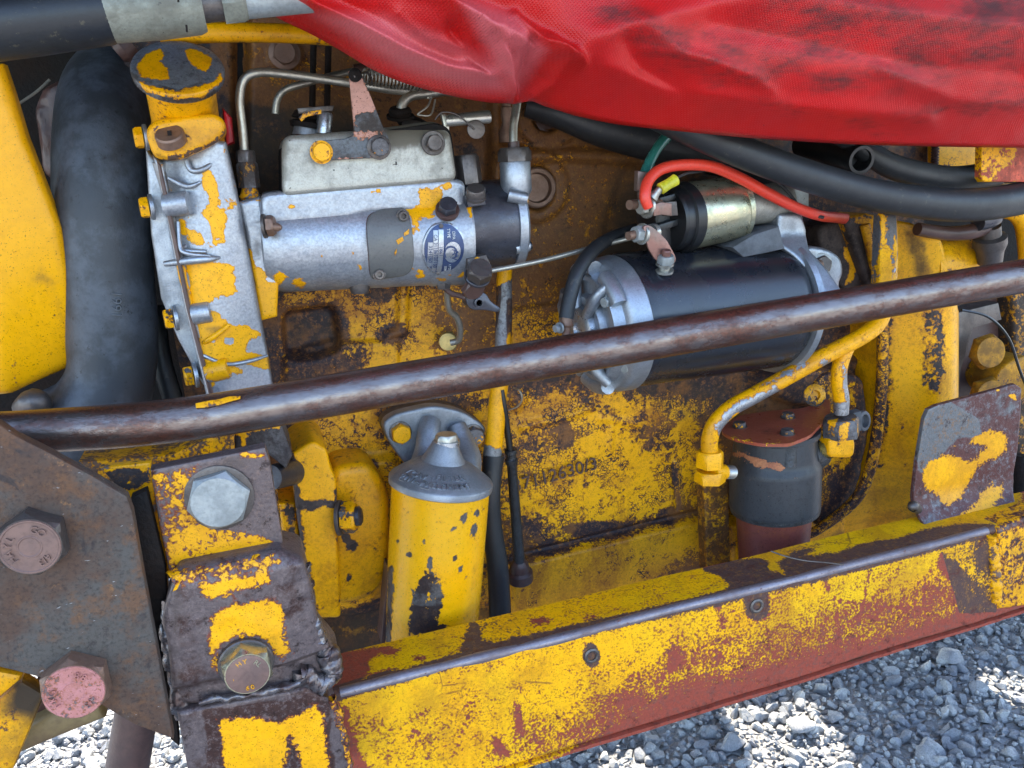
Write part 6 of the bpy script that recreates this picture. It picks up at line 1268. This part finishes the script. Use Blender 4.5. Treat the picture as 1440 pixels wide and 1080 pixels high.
# ================================================================== RED TARPAULIN
def tarp():
    hem = [(300, -36), (355, -2), (400, 22), (440, 42), (480, 64), (520, 88), (560, 106), (600, 119), (650, 131), (690, 138), (720, 141), (745, 138), (775, 145), (820, 158), (880, 170), (950, 178), (1040, 187), (1120, 193), (1200, 198), (1300, 201), (1400, 203), (1500, 204), (1560, 205)]
    Q = catmull([np.array(p, float) for p in hem], 24); nu = len(Q); nv = 120
    # fold lines traced on the cloth: (polyline, height mm, width px)
    folds = [([(380, -30), (440, 14), (500, 40), (560, 72), (620, 95), (690, 108)], 15, 17), ([(330, -60), (470, -10), (560, 30), (600, 60), (640, 80)], -9, 22),
             ([(560, -30), (620, 0), (670, 28), (700, 60), (712, 95), (716, 132)], 15, 15), ([(640, 40), (668, 78), (690, 110)], -9, 16), ([(745, 60), (738, 95), (728, 135)], -9, 10), ([(726, 20), (760, 62), (812, 92)], 6, 9), ([(690, 52), (716, 78), (722, 110)], -6, 9), ([(900, 70), (990, 84), (1080, 128)], 2, 12), ([(560, 20), (600, 52), (652, 66)], 5, 11), ([(700, 40), (760, 75), (800, 85)], 10, 20),
             ([(770, 60), (785, 90), (770, 120), (745, 136)], 9, 14), ([(800, 70), (900, 30), (1050, 0)], 8, 34), ([(880, 60), (905, 95), (960, 130)], -5, 18), ([(850, 95), (930, 125), (1100, 150), (1300, 165)], 5, 20),
             ([(900, 40), (960, 80), (1060, 110)], 5, 22), ([(1000, 30), (1150, 60), (1300, 90), (1440, 100)], -5, 26), ([(1080, -10), (1250, 20), (1440, 40)], 7, 34), ([(620, -30), (760, 30), (800, 60)], -6, 24), ([(1240, 100), (1340, 140), (1440, 150)], 4, 18)]
    U = np.array(Q); px = np.zeros((nv, nu)); py = np.zeros((nv, nu)); dep = np.zeros((nv, nu))
    V = np.linspace(0, 1, nv)[:, None]
    px = U[:, 0][None]+V*(30-U[:, 0][None]*.02); py = U[:, 1][None]-V*(U[:, 1][None]*1.0+110)
    base = -.235-.075*np.sin(np.clip(V*2.2, 0, 1)*math.pi/2)+.02*(V > .9)*0
    d = np.zeros_like(px)
    for pl, am, w in folds:
        m = np.full(px.shape, 1e9)
        for a, b in zip(pl[:-1], pl[1:]): m = np.minimum(m, seg_d(px, py, a, b))
        d += am*.0015*np.exp(-(m/(w*.85))**1.6)
    d += .008*np.exp(-(V*(U[:, 1][None]+110)/9)**2)*0
    bm = bmesh.new(); g = []
    for i in range(nv):
        row = []
        for j in range(nu):
            Yv = base[i, 0] if base.shape[1] == 1 else base[i, j]
            p = P(px[i, j], py[i, j], float(Yv)); p.y -= d[i, j]+.0025*mnoise.noise(p*13)+.0007*mnoise.noise(p*45)
            row.append(bm.verts.new(p))
        g.append(row)
    # the cloth goes on over the added hood, unseen overhang shaped to block sky
    top = [v.co.copy() for v in g[-1]]; prevr = g[-1]; extra = []
    for (yy, zz) in ((-.34, .06), (-.40, .13), (-.47, .20), (-.525, .27), (-.525, .302), (-.50, .306), (-.3, .31), (.1, .312), (.49, .31), (.52, .24)):
        row = []
        for j, c in enumerate(top):
            x = c.x*1.02; row.append(bm.verts.new(Vector((x, yy, 1.245+zz if zz > .26 else c.z+zz))))
        extra.append(row)
    rows = g+extra
    for A, B in zip(rows[:-1], rows[1:]):
        for j in range(nu-1): bm.faces.new((A[j], A[j+1], B[j+1], B[j]))
    # hem rolled under
    h1 = [bm.verts.new(v.co+Vector((0, .010, -.003))) for v in g[0]]; h2 = [bm.verts.new(v.co+Vector((0, .02, .004))) for v in g[0]]; h3 = [bm.verts.new(v.co+Vector((0, .03, .03))) for v in g[0]]
    for A, B in ((g[0], h1), (h1, h2), (h2, h3)):
        for j in range(nu-1): bm.faces.new((A[j], A[j+1], B[j+1], B[j]))
    s = NB('red_vinyl'); uvx = s.n.new('ShaderNodeMapping'); s.l.new(s.co, uvx.inputs[0]); uvx.inputs['Rotation'].default_value = (0, R(38), 0)
    wv = []
    for ax in (0, 2):
        q = s.n.new('ShaderNodeTexWave'); q.wave_type = 'BANDS'; q.bands_direction = 'X' if ax == 0 else 'Z'; q.inputs['Scale'].default_value = 150; q.inputs['Distortion'].default_value = .6; q.inputs['Detail'].default_value = 1
        s.l.new(uvx.outputs[0], q.inputs['Vector']); wv.append(q.outputs['Fac'])
    weave = s.math('MULTIPLY', wv[0], wv[1]); a = s.noise(5, 4); sm = s.noise(30, 8, .78, stretch=(.45, 1, 1.3)); f = s.noise(140, 5, .7)
    col = s.mix(s.ramp(a, .35, .65), (.50, .007, .006), (.38, .006, .006)); col = s.mix(s.ramp(f, .5, .8, 0, .25), col, (.38, .02, .02))
    gg = s.math('ADD', s.attr('g'), s.math('MULTIPLY', s.math('SUBTRACT', sm, .5), 1.9))
    col = s.mix(s.ramp(gg, .12, .75, 0, .92), col, (.035, .012, .011)); col = s.mix(s.ramp(s.noise(60, 5, .8), .71, .74), col, (.03, .015, .015)); col = s.mix(s.ramp(s.attr('u'), .0, 1, 0, .5), col, (.62, .20, .22))  # last mix, field u: pale pink painted as sheen on the folds
    ro = s.mixf(s.ramp(gg, .1, .7), s.ramp(a, .3, .7, .33, .45), .62)
    n1 = s.bump(weave, .0007, .45); n2 = s.bump(s.math('MULTIPLY', s.noise(40, 4), 1), .002, .5, n1); s.out(col, ro, 0, n2, .32)
    o = obj('tarpaulin', bm, s.m, None, ang=80, normals=True)
    tag(o, 'creased red vinyl tarpaulin with black smudges hanging over the top of the engine bay', 'tarpaulin')
    paint(o, [('g', .5, 50, ('L', 22, [(860, 20), (1000, 60), (1160, 110)])), ('g', .45, 50, ('L', 24, [(1100, 60), (1280, 110), (1440, 130)])), ('g', .38, 30, ('L', 18, [(900, 60), (1000, 80), (1080, 120)])), ('g', .35, 40, ('L', 20, [(1060, 10), (1150, 50), (1200, 100)])), ('g', .42, 50, [(1080, -40), (1520, -40), (1520, 110), (1200, 70), (1060, 20)]), ('g', .25, 40, ('L', 20, [(1000, 120), (1200, 170), (1440, 120)])), ('g', .25, 18, ('L', 5, [(800, 150), (900, 165)])), ('g', .25, 20, (590, 40, 30, 20)), ('u', .75, 26, [(540, 20), (640, 60), (700, 90), (716, 130), (660, 128), (560, 95), (440, 20)]), ('u', .7, 22, [(640, -10), (720, 20), (770, 70), (730, 130), (700, 100)])], w=0)  # g is real smudges; u paints the pinkish fold highlights
tarp()
